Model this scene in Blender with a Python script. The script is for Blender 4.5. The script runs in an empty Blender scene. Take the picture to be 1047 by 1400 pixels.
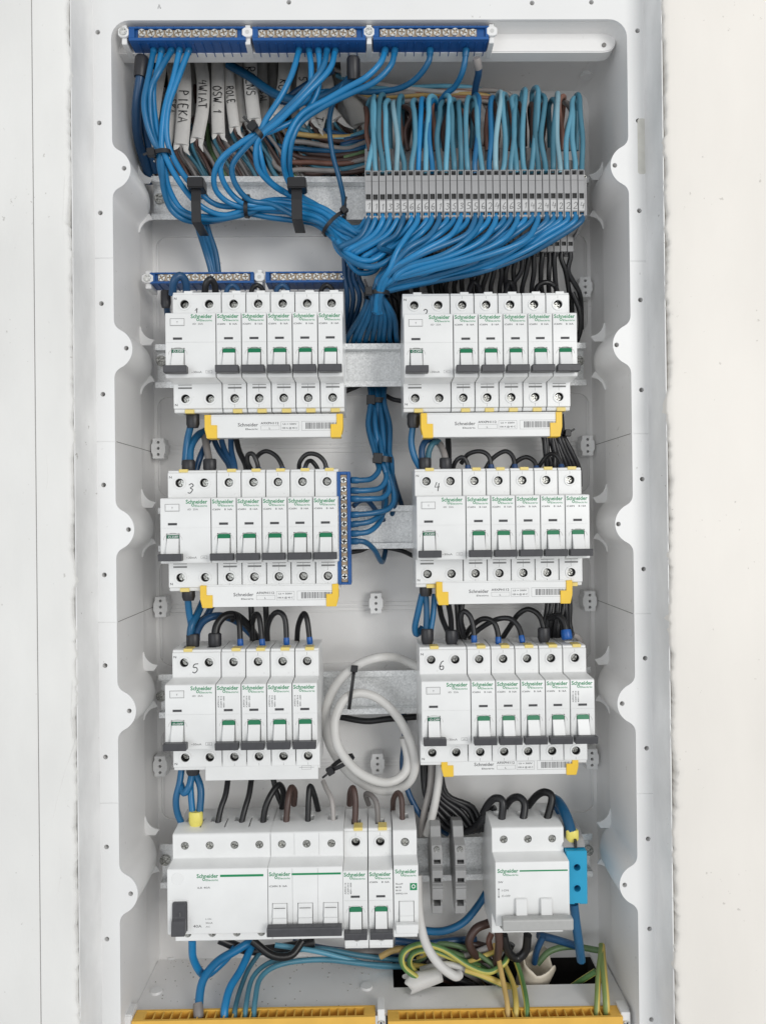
import bpy, bmesh, math, random
from mathutils import Vector, Matrix, noise
random.seed(7)
S = bpy.context.scene
C = S.collection
K = 0.001                                   # everything below is written in millimetres
# ------------------------------------------------------------------ camera
FPX, DC = 1010.0, 530.0
pit, yaw, rol = 0.0040029, -0.0133473, 0.0112688
RX = Matrix.Rotation(pit, 3, 'X'); RZ = Matrix.Rotation(yaw, 3, 'Z'); RY = Matrix.Rotation(rol, 3, 'Y')
RC = RZ @ RX @ RY
cam = bpy.data.objects.new('camera', bpy.data.cameras.new('camera'))
C.objects.link(cam)
r_, f_, u_ = RC @ Vector((1, 0, 0)), RC @ Vector((0, 1, 0)), RC @ Vector((0, 0, 1))
m4 = Matrix((( r_.x, u_.x, -f_.x, 0), (r_.y, u_.y, -f_.y, -DC*K), (r_.z, u_.z, -f_.z, 0), (0, 0, 0, 1)))
cam.matrix_world = m4
cam.data.sensor_fit = 'VERTICAL'; cam.data.sensor_height = 36; cam.data.lens = FPX/1400*36
cam.data.clip_start = 0.01; cam.data.clip_end = 20
S.camera = cam
# ------------------------------------------------------------------ light
W = bpy.data.worlds.new('World'); S.world = W; W.use_nodes = True
bg = W.node_tree.nodes['Background']; bg.inputs[0].default_value = (0.97, 0.985, 1, 1); bg.inputs[1].default_value = 0.565
def area(name, loc, target, size, power, col):
    l = bpy.data.lights.new(name, 'AREA'); l.shape = 'RECTANGLE'; l.size, l.size_y = size; l.energy = power; l.color = col
    o = bpy.data.objects.new(name, l); C.objects.link(o)
    o.location = Vector(loc); o.rotation_euler = (Vector(target)-Vector(loc)).to_track_quat('-Z', 'Y').to_euler()
area('window_light', (1.05, -1.9, 0.4), (0, 0, 0), (0.85, 1.1), 21.5, (1.0, 0.985, 0.955))
area('doorway_light', (-0.9, -1.7, 0.0), (0, 0, 0), (1.0, 1.0), 6.5, (0.92, 0.965, 1.0))  # weak cool fill added from the left, no source known there
S.view_settings.view_transform = 'Standard'; S.view_settings.look = 'None'; S.view_settings.exposure = 0.0; S.view_settings.gamma = 1
# ------------------------------------------------------------------ materials
def mat(name, col, rough=0.45, metal=0.0, var=0.0, vscale=300, bump=0.0, bscale=800, specks=0.0, sscale=160, speckcol=(0.25, 0.23, 0.2), bdist=0.0006, rand=0.0, streak=None):
    m = bpy.data.materials.new(name); m.use_nodes = True
    nt = m.node_tree; n = nt.nodes; b = n['Principled BSDF']
    b.inputs['Roughness'].default_value = rough; b.inputs['Metallic'].default_value = metal
    b.inputs['Base Color'].default_value = (*col, 1)
    tc = n.new('ShaderNodeTexCoord'); src = tc.outputs['Object']
    if streak:
        mp = n.new('ShaderNodeMapping'); mp.inputs['Scale'].default_value = streak; nt.links.new(src, mp.inputs[0]); src = mp.outputs[0]
    last = None
    if var:
        t = n.new('ShaderNodeTexNoise'); t.inputs['Scale'].default_value = vscale; t.inputs['Detail'].default_value = 5; nt.links.new(src, t.inputs['Vector'])
        r = n.new('ShaderNodeValToRGB'); r.color_ramp.elements[0].position = 0.3; r.color_ramp.elements[1].position = 0.7
        r.color_ramp.elements[0].color = (*[c*(1-var) for c in col], 1); r.color_ramp.elements[1].color = (*[min(1, c*(1+var*0.5)) for c in col], 1)
        nt.links.new(t.outputs['Fac'], r.inputs[0]); last = r.outputs[0]
        nt.links.new(last, b.inputs['Base Color'])
    if specks:
        t = n.new('ShaderNodeTexNoise'); t.inputs['Scale'].default_value = sscale; t.inputs['Detail'].default_value = 3; nt.links.new(tc.outputs['Object'], t.inputs['Vector'])
        t2 = n.new('ShaderNodeTexNoise'); t2.inputs['Scale'].default_value = sscale*0.07; nt.links.new(tc.outputs['Object'], t2.inputs['Vector'])
        ad = n.new('ShaderNodeMath'); ad.operation = 'MULTIPLY_ADD'; ad.inputs[1].default_value = 0.35; nt.links.new(t2.outputs['Fac'], ad.inputs[0]); nt.links.new(t.outputs['Fac'], ad.inputs[2])
        r = n.new('ShaderNodeValToRGB'); r.color_ramp.elements[0].position = 0.905; r.color_ramp.elements[1].position = 0.945
        r.color_ramp.elements[0].color = (0, 0, 0, 1); r.color_ramp.elements[1].color = (specks, specks, specks, 1)
        nt.links.new(ad.outputs[0], r.inputs[0])
        mx = n.new('ShaderNodeMix'); mx.data_type = 'RGBA'; nt.links.new(r.outputs[0], mx.inputs[0])
        if last: nt.links.new(last, mx.inputs[6])
        else: mx.inputs[6].default_value = (*col, 1)
        mx.inputs[7].default_value = (*speckcol, 1); nt.links.new(mx.outputs[2], b.inputs['Base Color'])
    if bump:
        t = n.new('ShaderNodeTexNoise'); t.inputs['Scale'].default_value = bscale; t.inputs['Detail'].default_value = 6; nt.links.new(src, t.inputs['Vector'])
        bp = n.new('ShaderNodeBump'); bp.inputs['Strength'].default_value = bump; bp.inputs['Distance'].default_value = bdist
        nt.links.new(t.outputs['Fac'], bp.inputs['Height']); nt.links.new(bp.outputs[0], b.inputs['Normal'])
    if rand:
        src_ = b.inputs['Base Color'].links[0].from_socket if b.inputs['Base Color'].links else None
        oi = n.new('ShaderNodeObjectInfo'); mr = n.new('ShaderNodeMapRange'); mr.inputs[3].default_value = 1-rand; mr.inputs[4].default_value = 1+rand*0.6
        hs = n.new('ShaderNodeHueSaturation'); nt.links.new(oi.outputs['Random'], mr.inputs[0]); nt.links.new(mr.outputs[0], hs.inputs['Value'])
        if src_: nt.links.new(src_, hs.inputs['Color'])
        else: hs.inputs['Color'].default_value = (*col, 1)
        nt.links.new(hs.outputs[0], b.inputs['Base Color'])
    return m
M = {
 'shell': mat('white_shell_plastic', (0.80, 0.80, 0.795), 0.38, var=0.035, vscale=14, bump=0.05, bscale=500, specks=0.35, sscale=230),
 'shell_in': mat('pale_inner_plastic', (0.83, 0.82, 0.81), 0.4, var=0.03, vscale=16, bump=0.06, bscale=500, specks=0.25, sscale=260),  # shell plastic lightened to carry the bright light inside the cabinet
 'lip': mat('smudged_lip_plastic', (0.78, 0.78, 0.775), 0.5, var=0.16, vscale=38, bump=0.4, bscale=200, specks=0.6, sscale=200, streak=(1, 1, 0.45)),
 'joint': mat('joint_shadow_grey', (0.22, 0.21, 0.2), 0.8),
 'plaster_l': mat('left_plaster', (0.79, 0.785, 0.765), 0.75, var=0.07, vscale=16, bump=0.5, bscale=70, bdist=0.0012, specks=0.4, sscale=260, streak=(1, 1, 0.5)),  # cooler than the right plaster, uneven light put into the colour
 'plaster_r': mat('right_plaster', (0.82, 0.785, 0.735), 0.75, var=0.07, vscale=13, bump=0.5, bscale=60, bdist=0.0012, specks=0.35, sscale=240, streak=(1, 1, 0.4)),  # warm tint stands in for the warmer light on this side
 'dev': mat('white_device_plastic', (0.80, 0.805, 0.80), 0.31, var=0.04, vscale=45, bump=0.05, bscale=900, specks=0.12, sscale=420, rand=0.035),
 'dev_g': mat('light_grey_device_plastic', (0.60, 0.60, 0.59), 0.4, var=0.03, vscale=80),
 'well': mat('dark_cavity', (0.02, 0.02, 0.02), 0.6),
 'handle': mat('charcoal_handle_plastic', (0.06, 0.06, 0.066), 0.42, var=0.15, vscale=200, bump=0.08),
 'hgrey': mat('pale_grey_handle_plastic', (0.42, 0.42, 0.41), 0.42, var=0.04),
 'green': mat('green_ink', (0.005, 0.24, 0.09), 0.45),
 'green_i': mat('green_indicator', (0.0, 0.17, 0.07), 0.4),
 'green_d': mat('dark_green_indicator', (0.005, 0.14, 0.07), 0.4),
 'ink': mat('grey_ink', (0.06, 0.06, 0.065), 0.6),
 'ink_l': mat('light_grey_ink', (0.20, 0.20, 0.20), 0.6),
 'pen': mat('black_marker', (0.012, 0.012, 0.014), 0.5),
 'yellow': mat('yellow_plastic', (0.86, 0.56, 0.05), 0.4, var=0.06, vscale=90),
 'yellow_d': mat('amber_terminal_plastic', (0.80, 0.47, 0.085), 0.42, var=0.08, vscale=60, bump=0.1),
 'yellow_f': mat('pale_yellow_ferrule_plastic', (0.80, 0.70, 0.16), 0.4, var=0.06),
 'clip': mat('straw_yellow_clip', (0.78, 0.62, 0.2), 0.4),
 'steel': mat('screw_steel', (0.85, 0.85, 0.82), 0.28, 0.75, var=0.35, vscale=900, bump=0.3, bscale=1500),
 'steel_d': mat('dull_screw_steel', (0.55, 0.55, 0.52), 0.3, 0.85, var=0.75, vscale=900, bump=0.2),
 'brass': mat('brass_bar', (0.42, 0.33, 0.24), 0.4, 0.6, var=0.3, vscale=400),
 'bluebar': mat('blue_terminal_plastic', (0.012, 0.09, 0.30), 0.38, var=0.12, vscale=70),
 'grey_t': mat('grey_terminal_plastic', (0.33, 0.33, 0.335), 0.45, var=0.08, vscale=150),
 'grey_d': mat('darker_grey_terminal_plastic', (0.25, 0.25, 0.25), 0.45, var=0.08, vscale=150),
 'grey_d2': mat('mid_grey_clamp_plastic', (0.31, 0.31, 0.31), 0.42, var=0.06, vscale=150),
 'label': mat('grey_label_strip', (0.52, 0.52, 0.52), 0.5, var=0.05, vscale=200),
 'cyan': mat('bright_blue_block_plastic', (0.02, 0.33, 0.55), 0.36, var=0.05, vscale=60),
 'black': mat('black_cable_plastic', (0.014, 0.014, 0.016), 0.36, var=0.2, vscale=120, rand=0.5),
 'tie': mat('black_tie_plastic', (0.012, 0.012, 0.014), 0.42, bump=0.1),
 'sleeve': mat('black_ferrule_plastic', (0.02, 0.02, 0.024), 0.42, var=0.1),
 'blue': mat('blue_wire_insulation', (0.012, 0.18, 0.40), 0.3, var=0.12, vscale=60, rand=0.3),
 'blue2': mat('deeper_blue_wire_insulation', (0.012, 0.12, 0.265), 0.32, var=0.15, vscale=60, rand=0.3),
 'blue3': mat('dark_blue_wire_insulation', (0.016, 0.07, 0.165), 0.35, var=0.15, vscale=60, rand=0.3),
 'teal': mat('faded_blue_wire_insulation', (0.11, 0.32, 0.44), 0.36, var=0.12, vscale=60, rand=0.3),
 'teal2': mat('pale_blue_wire_insulation', (0.24, 0.42, 0.50), 0.36, var=0.12, vscale=60, rand=0.3),
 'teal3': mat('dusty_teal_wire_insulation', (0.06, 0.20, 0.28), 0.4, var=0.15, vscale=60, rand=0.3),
 'brown': mat('brown_wire_insulation', (0.085, 0.048, 0.04), 0.4, var=0.15, vscale=60, rand=0.3),
 'rust': mat('rust_brown_wire_insulation', (0.24, 0.115, 0.085), 0.42, var=0.15, vscale=60, rand=0.3),
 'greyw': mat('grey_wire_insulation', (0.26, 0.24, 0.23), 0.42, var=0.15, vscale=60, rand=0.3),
 'lgrey': mat('light_grey_wire_insulation', (0.55, 0.52, 0.5), 0.42, var=0.1, vscale=60, rand=0.3),
 'tan': mat('yellow_tan_wire_insulation', (0.55, 0.38, 0.14), 0.42, var=0.15, vscale=60, rand=0.3),
 'dgreen': mat('faded_green_wire_insulation', (0.13, 0.22, 0.10), 0.42, var=0.15, vscale=60, rand=0.3),
 'white': mat('white_cable_sheath', (0.62, 0.61, 0.59), 0.42, var=0.06, vscale=60, bump=0.1, bscale=300),
 'jacket': mat('off_white_cable_jacket', (0.68, 0.66, 0.63), 0.5, var=0.1, vscale=60, bump=0.15, bscale=300),
 'jacket_g': mat('grey_cable_jacket', (0.42, 0.41, 0.39), 0.5, var=0.1, vscale=60),
 'cream': mat('cream_tube_plastic', (0.70, 0.63, 0.52), 0.45, var=0.08, vscale=40),
 'ferr': mat('blue_ferrule_plastic', (0.01, 0.10, 0.38), 0.35),
 'ferr_d': mat('dark_blue_ferrule_plastic', (0.01, 0.05, 0.16), 0.4),
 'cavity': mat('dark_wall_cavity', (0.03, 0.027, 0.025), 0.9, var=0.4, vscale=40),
}
def gy_mat():      # green wire with a yellow stripe
    m = mat('green_yellow_wire_insulation', (0.2, 0.3, 0.05), 0.4); nt = m.node_tree; n = nt.nodes; b = n['Principled BSDF']
    uv = n.new('ShaderNodeUVMap'); sp = n.new('ShaderNodeSeparateXYZ'); nt.links.new(uv.outputs[0], sp.inputs[0])
    r = n.new('ShaderNodeValToRGB'); r.color_ramp.interpolation = 'CONSTANT'
    e = r.color_ramp.elements; e[0].color = (0.10, 0.22, 0.07, 1); e[1].position = 0.3; e[1].color = (0.55, 0.50, 0.12, 1)
    x = e.new(0.55); x.color = (0.10, 0.22, 0.07, 1); x = e.new(0.8); x.color = (0.55, 0.50, 0.12, 1)
    nt.links.new(sp.outputs[0], r.inputs[0]); nt.links.new(r.outputs[0], b.inputs['Base Color']); return m
M['gy'] = gy_mat()
def yg_mat():
    m = M['gy'].copy(); m.name = 'yellow_green_wire_insulation'
    r = [x for x in m.node_tree.nodes if x.type == 'VALTORGB'][0].color_ramp.elements
    for i, c in enumerate(((0.62, 0.47, 0.12, 1), (0.22, 0.30, 0.10, 1), (0.62, 0.47, 0.12, 1), (0.62, 0.47, 0.12, 1))): r[i].color = c
    return m
M['yg'] = yg_mat()
def galv():
    m = bpy.data.materials.new('galvanised_steel'); m.use_nodes = True; nt = m.node_tree; n = nt.nodes; b = n['Principled BSDF']
    tc = n.new('ShaderNodeTexCoord'); v = n.new('ShaderNodeTexVoronoi'); v.inputs['Scale'].default_value = 700; nt.links.new(tc.outputs['Object'], v.inputs['Vector'])
    t = n.new('ShaderNodeTexNoise'); t.inputs['Scale'].default_value = 900; t.inputs['Detail'].default_value = 4; nt.links.new(tc.outputs['Object'], t.inputs['Vector'])
    mx = n.new('ShaderNodeMath'); mx.operation = 'MULTIPLY_ADD'; mx.inputs[1].default_value = 0.35
    sp = n.new('ShaderNodeSeparateColor'); nt.links.new(v.outputs['Color'], sp.inputs[0]); nt.links.new(sp.outputs[0], mx.inputs[0]); nt.links.new(t.outputs['Fac'], mx.inputs[2])
    r = n.new('ShaderNodeValToRGB'); r.color_ramp.elements[0].position = 0.3; r.color_ramp.elements[1].position = 0.95
    r.color_ramp.elements[0].color = (0.62, 0.63, 0.63, 1); r.color_ramp.elements[1].color = (0.92, 0.93, 0.93, 1)
    nt.links.new(mx.outputs[0], r.inputs[0]); nt.links.new(r.outputs[0], b.inputs['Base Color'])
    b.inputs['Metallic'].default_value = 0.8; b.inputs['Roughness'].default_value = 0.33
    bp = n.new('ShaderNodeBump'); bp.inputs['Strength'].default_value = 0.25; bp.inputs['Distance'].default_value = 0.0003; nt.links.new(mx.outputs[0], bp.inputs['Height']); nt.links.new(bp.outputs[0], b.inputs['Normal'])
    return m
M['galv'] = galv()
# ------------------------------------------------------------------ helpers
def P(px, py, Y):                 # photograph pixel at depth Y (mm behind the flange plane) -> millimetres
    d = RC @ Vector(((px-523.5)/FPX, 1.0, -(py-700)/FPX))
    t = (Y+DC)/d.y
    return Vector((d.x*t, Y, d.z*t))
class MB:
    def __init__(s): s.v = []; s.f = []; s.uv = None
    def box(s, x0, x1, y0, y1, z0, z1):
        b = len(s.v); s.v += [(x, y, z) for x in (x0, x1) for y in (y0, y1) for z in (z0, z1)]
        s.f += [tuple(b+i for i in q) for q in ((0, 1, 3, 2), (4, 6, 7, 5), (0, 4, 5, 1), (2, 3, 7, 6), (0, 2, 6, 4), (1, 5, 7, 3))]; return s
    def prism(s, prof, x0, x1):   # prof: (y,z) loop
        b = len(s.v); n = len(prof)
        s.v += [(x0, y, z) for y, z in prof]+[(x1, y, z) for y, z in prof]
        s.f.append(tuple(b+i for i in range(n))); s.f.append(tuple(b+n+i for i in reversed(range(n))))
        for i in range(n): j = (i+1) % n; s.f.append((b+j, b+i, b+n+i, b+n+j))
        return s
    def prism_y(s, prof, y0, y1): # prof: (x,z) loop
        b = len(s.v); n = len(prof)
        s.v += [(x, y0, z) for x, z in prof]+[(x, y1, z) for x, z in prof]
        s.f.append(tuple(b+i for i in range(n))); s.f.append(tuple(b+n+i for i in reversed(range(n))))
        for i in range(n): j = (i+1) % n; s.f.append((b+j, b+i, b+n+i, b+n+j))
        return s
    def cyl(s, c, r, h, seg=16, axis='Y', r2=None):   # from c along +axis for h
        r2 = r if r2 is None else r2
        a = [(math.cos(2*math.pi*i/seg), math.sin(2*math.pi*i/seg)) for i in range(seg)]
        b = len(s.v)
        for rr, hh in ((r, 0), (r2, h)):
            for p, q in a:
                if axis == 'Y': s.v.append((c[0]+rr*p, c[1]+hh, c[2]+rr*q))
                elif axis == 'Z': s.v.append((c[0]+rr*p, c[1]+rr*q, c[2]+hh))
                else: s.v.append((c[0]+hh, c[1]+rr*p, c[2]+rr*q))
        s.f.append(tuple(b+i for i in range(seg))); s.f.append(tuple(b+seg+i for i in reversed(range(seg))))
        for i in range(seg): j = (i+1) % seg; s.f.append((b+j, b+i, b+seg+i, b+seg+j))
        return s
    def ring(s, c, ro, ri, h, seg=20, axis='Y'):
        b = len(s.v)
        for rr, hh in ((ro, h), (ro, 0), (ri, 0), (ri, h)):
            for i in range(seg):
                p, q = math.cos(2*math.pi*i/seg), math.sin(2*math.pi*i/seg)
                if axis == 'Y': s.v.append((c[0]+rr*p, c[1]+hh, c[2]+rr*q))
                elif axis == 'Z': s.v.append((c[0]+rr*p, c[1]+rr*q, c[2]+hh))
        for k in range(4):
            for i in range(seg): j = (i+1) % seg; kk = (k+1) % 4; s.f.append((b+k*seg+i, b+k*seg+j, b+kk*seg+j, b+kk*seg+i))
        return s
    def tube(s, pts, r, seg=8, caps=True, flat=1.0, uv=False):
        pts = [Vector(p) for p in pts]; n = len(pts); b = len(s.v)
        rr = r if hasattr(r, '__len__') else [r]*n
        t0 = (pts[1]-pts[0]).normalized()
        up = t0.cross(Vector((0, 1, 0)));
        if up.length < 0.05: up = t0.cross(Vector((1, 0, 0)))
        up.normalize()
        for i, p in enumerate(pts):
            t = (pts[min(i+1, n-1)]-pts[max(i-1, 0)])
            if t.length < 1e-6: t = t0
            t = t.normalized(); up = (up-t*up.dot(t)).normalized(); sd = t.cross(up)
            for k in range(seg):
                a = 2*math.pi*k/seg; q = p+up*(math.cos(a)*rr[i])+sd*(math.sin(a)*rr[i]*flat); s.v.append(tuple(q))
        for i in range(n-1):
            for k in range(seg):
                l = (k+1) % seg; s.f.append((b+i*seg+k, b+i*seg+l, b+(i+1)*seg+l, b+(i+1)*seg+k))
                if uv:
                    if s.uv is None: s.uv = []
                    s.uv.append([(k/seg, i), ((k+1)/seg, i), ((k+1)/seg, i+1), (k/seg, i+1)])
        if caps:
            s.f.append(tuple(b+k for k in reversed(range(seg)))); s.f.append(tuple(b+(n-1)*seg+k for k in range(seg)))
            if s.uv is not None: s.uv += [[(0, 0)]*seg, [(0, 0)]*seg]
        return s
    def ribbon(s, pts, w, nrm):   # flat stroke
        nrm = Vector(nrm); pts = [Vector(p) for p in pts]; b = len(s.v); n = len(pts)
        for i, p in enumerate(pts):
            t = (pts[min(i+1, n-1)]-pts[max(i-1, 0)]).normalized(); sd = t.cross(nrm).normalized()*w/2
            s.v += [tuple(p+sd), tuple(p-sd)]
        for i in range(n-1): s.f.append((b+2*i, b+2*i+1, b+2*i+3, b+2*i+2))
        return s
    def mesh(s, name, m, bevel=0, smooth=None, fix=True):
        me = bpy.data.meshes.new(name); me.from_pydata([(a*K, b*K, c*K) for a, b, c in s.v], [], s.f)
        if s.uv:
            ul = me.uv_layers.new(name='UVMap'); i = 0
            for f in s.uv:
                for q in f: ul.data[i].uv = q; i += 1
        bm = bmesh.new(); bm.from_mesh(me)
        if fix: bmesh.ops.recalc_face_normals(bm, faces=bm.faces)
        if bevel: bmesh.ops.bevel(bm, geom=list(bm.edges), offset=bevel*K, segments=1 if bevel < 0.6 else 2, affect='EDGES', clamp_overlap=True)
        bm.to_mesh(me); bm.free(); me.materials.append(m)
        if smooth is not None: shade(me, smooth)
        return me
    def build(s, name, m, parent=None, bevel=0, smooth=None, loc=None, fix=True):
        return link(name, s.mesh(name, m, bevel, smooth, fix), parent, loc)
def shade(me, ang):
    me.polygons.foreach_set('use_smooth', [True]*len(me.polygons))
    me.set_sharp_from_angle(angle=math.radians(ang))
def link(name, me, parent=None, loc=None, rot=None):
    o = bpy.data.objects.new(name, me); C.objects.link(o)
    if parent is not None: o.parent = parent
    if loc is not None: o.location = Vector(loc)*K
    if rot is not None: o.rotation_euler = rot
    return o
def thing(name, label, cat, loc=(0, 0, 0), group=None, kind=None):
    o = bpy.data.objects.new(name, None); o.empty_display_size = 0.005; C.objects.link(o); o.location = Vector(loc)*K
    return tag(o, label, cat, group, kind)
def tag(o, label, cat=None, group=None, kind=None):
    if label: o['label'] = label
    if cat: o['category'] = cat
    if group: o['group'] = group
    if kind: o['kind'] = kind
    return o
def boolean(me, cutter_mb, name, m):   # difference, returns a clean mesh
    a = bpy.data.objects.new('a', me); C.objects.link(a)
    c = bpy.data.objects.new('c', cutter_mb.mesh('c', m)); C.objects.link(c)
    md = a.modifiers.new('b', 'BOOLEAN'); md.operation = 'DIFFERENCE'; md.solver = 'EXACT'; md.object = c
    dg = bpy.context.evaluated_depsgraph_get(); r = bpy.data.meshes.new_from_object(a.evaluated_get(dg)); r.name = name
    bpy.data.objects.remove(a); bpy.data.objects.remove(c)
    r.materials.clear(); r.materials.append(m); return r
def spline(pts, n=5):
    pts = [Vector(p) for p in pts]; out = []
    q = [pts[0]*2-pts[1]]+pts+[pts[-1]*2-pts[-2]]
    for i in range(1, len(q)-2):
        a, b, c, d = q[i-1:i+3]
        for k in range(n):
            t = k/n; out.append(0.5*((2*b)+(c-a)*t+(2*a-5*b+4*c-d)*t*t+(3*b-a-3*c+d)*t**3))
    out.append(pts[-1]); return out
TXT = {}
def text_mesh(s, h, width=None, m=None, bold=0.0, shear=0):
    key = (s, h, width, m.name, bold)
    if key in TXT: return TXT[key]
    cu = bpy.data.curves.new('t', 'FONT'); cu.body = s; cu.size = 1; cu.offset = bold; cu.resolution_u = 2; cu.shear = shear
    o = bpy.data.objects.new('t', cu); C.objects.link(o)
    dg = bpy.context.evaluated_depsgraph_get(); dg.update(); me = bpy.data.meshes.new_from_object(o.evaluated_get(dg)); me.name = 'lettering'
    bpy.data.objects.remove(o)
    xs = [v.co.x for v in me.vertices]; x0, x1 = min(xs), max(xs); sx = (width/(x1-x0)) if width else h
    for v in me.vertices: v.co = Vector(((v.co.x-x0)*sx*K, 0, v.co.y*h*K))
    me.materials.clear(); me.materials.append(m); TXT[key] = me; return me
GL = {  # pen strokes in a unit cell, x right, y up
 '1': [[(0.25, 0.7), (0.6, 1), (0.5, 0)]], '2': [[(0.1, 0.8), (0.4, 1), (0.75, 0.8), (0.6, 0.45), (0.1, 0), (0.85, 0.05)]],
 '3': [[(0.15, 0.9), (0.5, 1), (0.75, 0.8), (0.35, 0.55), (0.75, 0.35), (0.5, 0), (0.1, 0.08)]],
 '4': [[(0.3, 1), (0.1, 0.45), (0.8, 0.5)], [(0.65, 0.85), (0.6, 0)]],
 '5': [[(0.8, 1), (0.3, 0.95), (0.2, 0.55), (0.6, 0.55), (0.75, 0.25), (0.45, 0), (0.1, 0.1)]],
 '6': [[(0.65, 1), (0.3, 0.75), (0.15, 0.3), (0.35, 0), (0.7, 0.12), (0.65, 0.42), (0.2, 0.35)]],
 'P': [[(0.1, 0), (0.15, 1), (0.6, 0.95), (0.7, 0.65), (0.15, 0.5)]], 'I': [[(0.45, 0), (0.45, 1)]],
 'E': [[(0.75, 1), (0.2, 1), (0.15, 0), (0.75, 0)], [(0.15, 0.5), (0.6, 0.5)]], 'K': [[(0.15, 0), (0.15, 1)], [(0.75, 1), (0.2, 0.45), (0.8, 0)]],
 'A': [[(0.05, 0), (0.45, 1), (0.85, 0)], [(0.2, 0.35), (0.7, 0.35)]], 'W': [[(0, 1), (0.25, 0), (0.45, 0.7), (0.65, 0), (0.9, 1)]],
 'T': [[(0.05, 1), (0.85, 1)], [(0.45, 1), (0.45, 0)]], 'O': [[(0.4, 1), (0.1, 0.6), (0.2, 0.05), (0.6, 0), (0.8, 0.5), (0.4, 1)]],
 'S': [[(0.75, 0.95), (0.3, 1), (0.15, 0.7), (0.7, 0.4), (0.6, 0), (0.1, 0.05)]], 'R': [[(0.1, 0), (0.15, 1), (0.65, 0.9), (0.6, 0.55), (0.15, 0.5), (0.75, 0)]],
 'L': [[(0.2, 1), (0.15, 0), (0.75, 0)]], 'Z': [[(0.1, 1), (0.8, 1), (0.1, 0), (0.85, 0)]], 'N': [[(0.1, 0), (0.15, 1), (0.7, 0), (0.75, 1)]],
 'B': [[(0.15, 0), (0.15, 1), (0.6, 0.85), (0.2, 0.55), (0.7, 0.3), (0.15, 0)]], '.': [[(0.35, 0.05), (0.45, 0.1)]], ' ': [], '^': [[(0.1, 0), (0.45, 1), (0.8, 0)]],
}
def pen(s, org, dx, dy, size, w, name='handwriting', parent=None, m=None, jit=0.04, adv=0.95):
    mb = MB(); org, dx, dy = Vector(org), Vector(dx).normalized(), Vector(dy).normalized(); nrm = dx.cross(dy)
    x = 0
    for ch in s:
        for st in GL.get(ch, []):
            pts = [org+dx*((x+a+random.uniform(-jit, jit))*size*0.75)+dy*((b+random.uniform(-jit, jit))*size) for a, b in st]
            if len(pts) > 3: pts = spline(pts, 3)
            mb.ribbon(pts, w, nrm)
        x += adv
    return mb.build(name, m or M['pen'], parent, fix=False)
def nth(i): return ['first', 'second', 'third', 'fourth', 'fifth', 'sixth', 'seventh', 'eighth', 'ninth', 'tenth', 'eleventh', 'twelfth', 'thirteenth', 'fourteenth', 'fifteenth', 'sixteenth', 'seventeenth', 'eighteenth', 'nineteenth', 'twentieth', 'twenty-first', 'twenty-second', 'twenty-third', 'twenty-fourth', 'twenty-fifth', 'twenty-sixth', 'twenty-seventh', 'twenty-eighth', 'twenty-ninth', 'thirtieth', 'thirty-first', 'thirty-second'][i]
def J(a): return random.uniform(-a, a)
# screws (shared meshes)
def screw_mesh(r, h, m, name='screw', ang=0.5, seg=14):
    b = MB(); b.cyl((0, 0, 0), r*0.86, 0.35, seg, r2=r); b.cyl((0, 0.35, 0), r, h-0.35, seg)
    me = MB(); me.cyl((0, 0, 0), r, h, seg); base = me.mesh('s', m, bevel=0.25)
    cut = MB(); w = r*0.2; d = r*0.78
    c, s = math.cos(ang), math.sin(ang)
    pr = [(-w, -d), (w, -d), (w, -w), (d, -w), (d, w), (w, w), (w, d), (-w, d), (-w, w), (-d, w), (-d, -w), (-w, -w)]
    cut.prism_y([(x*c-z*s, x*s+z*c) for x, z in pr], -1, min(h*0.7, 1.6))
    r_ = boolean(base, cut, name, m); shade(r_, 40); return r_
SCR = [screw_mesh(2.6, 2.5, M['steel_d'], ang=a) for a in (0.3, 0.9, 1.3)]
SCB = [screw_mesh(2.75, 3.0, M['steel'], ang=a) for a in (0.1, 0.6, 1.1)]
SCL = screw_mesh(4.3, 1.8, M['steel_d'], ang=0.7, seg=20)
# ------------------------------------------------------------------ walls around the cabinet
XL, XR = -196.5, 199.0              # outer edges of the flange
WY = -26.0
def wall_sheet(name, m, xin, xout, jag, label):   # plaster slab with a ragged inner edge
    nz, nx = 360, 7; z0, z1 = -430, 430; mb = MB(); s = 1 if xout > xin else -1
    for i in range(nz+1):
        z = z0+(z1-z0)*i/nz
        e = jag*(noise.noise(Vector((z*0.05, xin, 0)))+0.7*noise.noise(Vector((z*0.25, xin, 3)))+0.4*noise.noise(Vector((z*0.9, xin, 7))))
        xs = [xin+e*s*0.8, xin+e*s+s*0.4, xin+e*s+s*1.6, xin+s*4, xin+s*8, xin+s*13, xout]
        ys = [8, WY+1.6+J(0.3), WY+0.35+J(0.3), WY+0.25*noise.noise(Vector((z*.1, 5, xin))), WY, WY, WY]
        for x, y in zip(xs, ys): mb.v.append((x, y, z))
    for i in range(nz):
        for k in range(nx-1):
            a = i*nx+k; mb.f.append((a, a+1, a+nx+1, a+nx))
    o = mb.build(name, m, None, smooth=60); tag(o, label, None, None, 'structure'); return o
jx = P(50, 700, WY).x
wall_sheet('left_plaster_wall', M['plaster_l'], -203.5, jx+0.35, 1.9, 'off-white plaster strip between the panel flange and the long vertical joint')
o = MB().box(jx-300, jx-0.35, WY+0.2, 8, -430, 430).build('left_wall_board', M['plaster_l'], None, bevel=0.3); tag(o, 'smooth pale wall board left of the long vertical joint', None, None, 'structure')
o = MB().box(jx-0.9, jx+0.9, WY+2.5, 6, -430, 430).build('wall_joint', M['joint'], None); tag(o, 'thin dark vertical joint in the left wall', None, None, 'structure')
wall_sheet('right_plaster_wall', M['plaster_r'], 203.5, 520, 2.1, 'warm white troweled plaster wall right of the panel')
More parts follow.
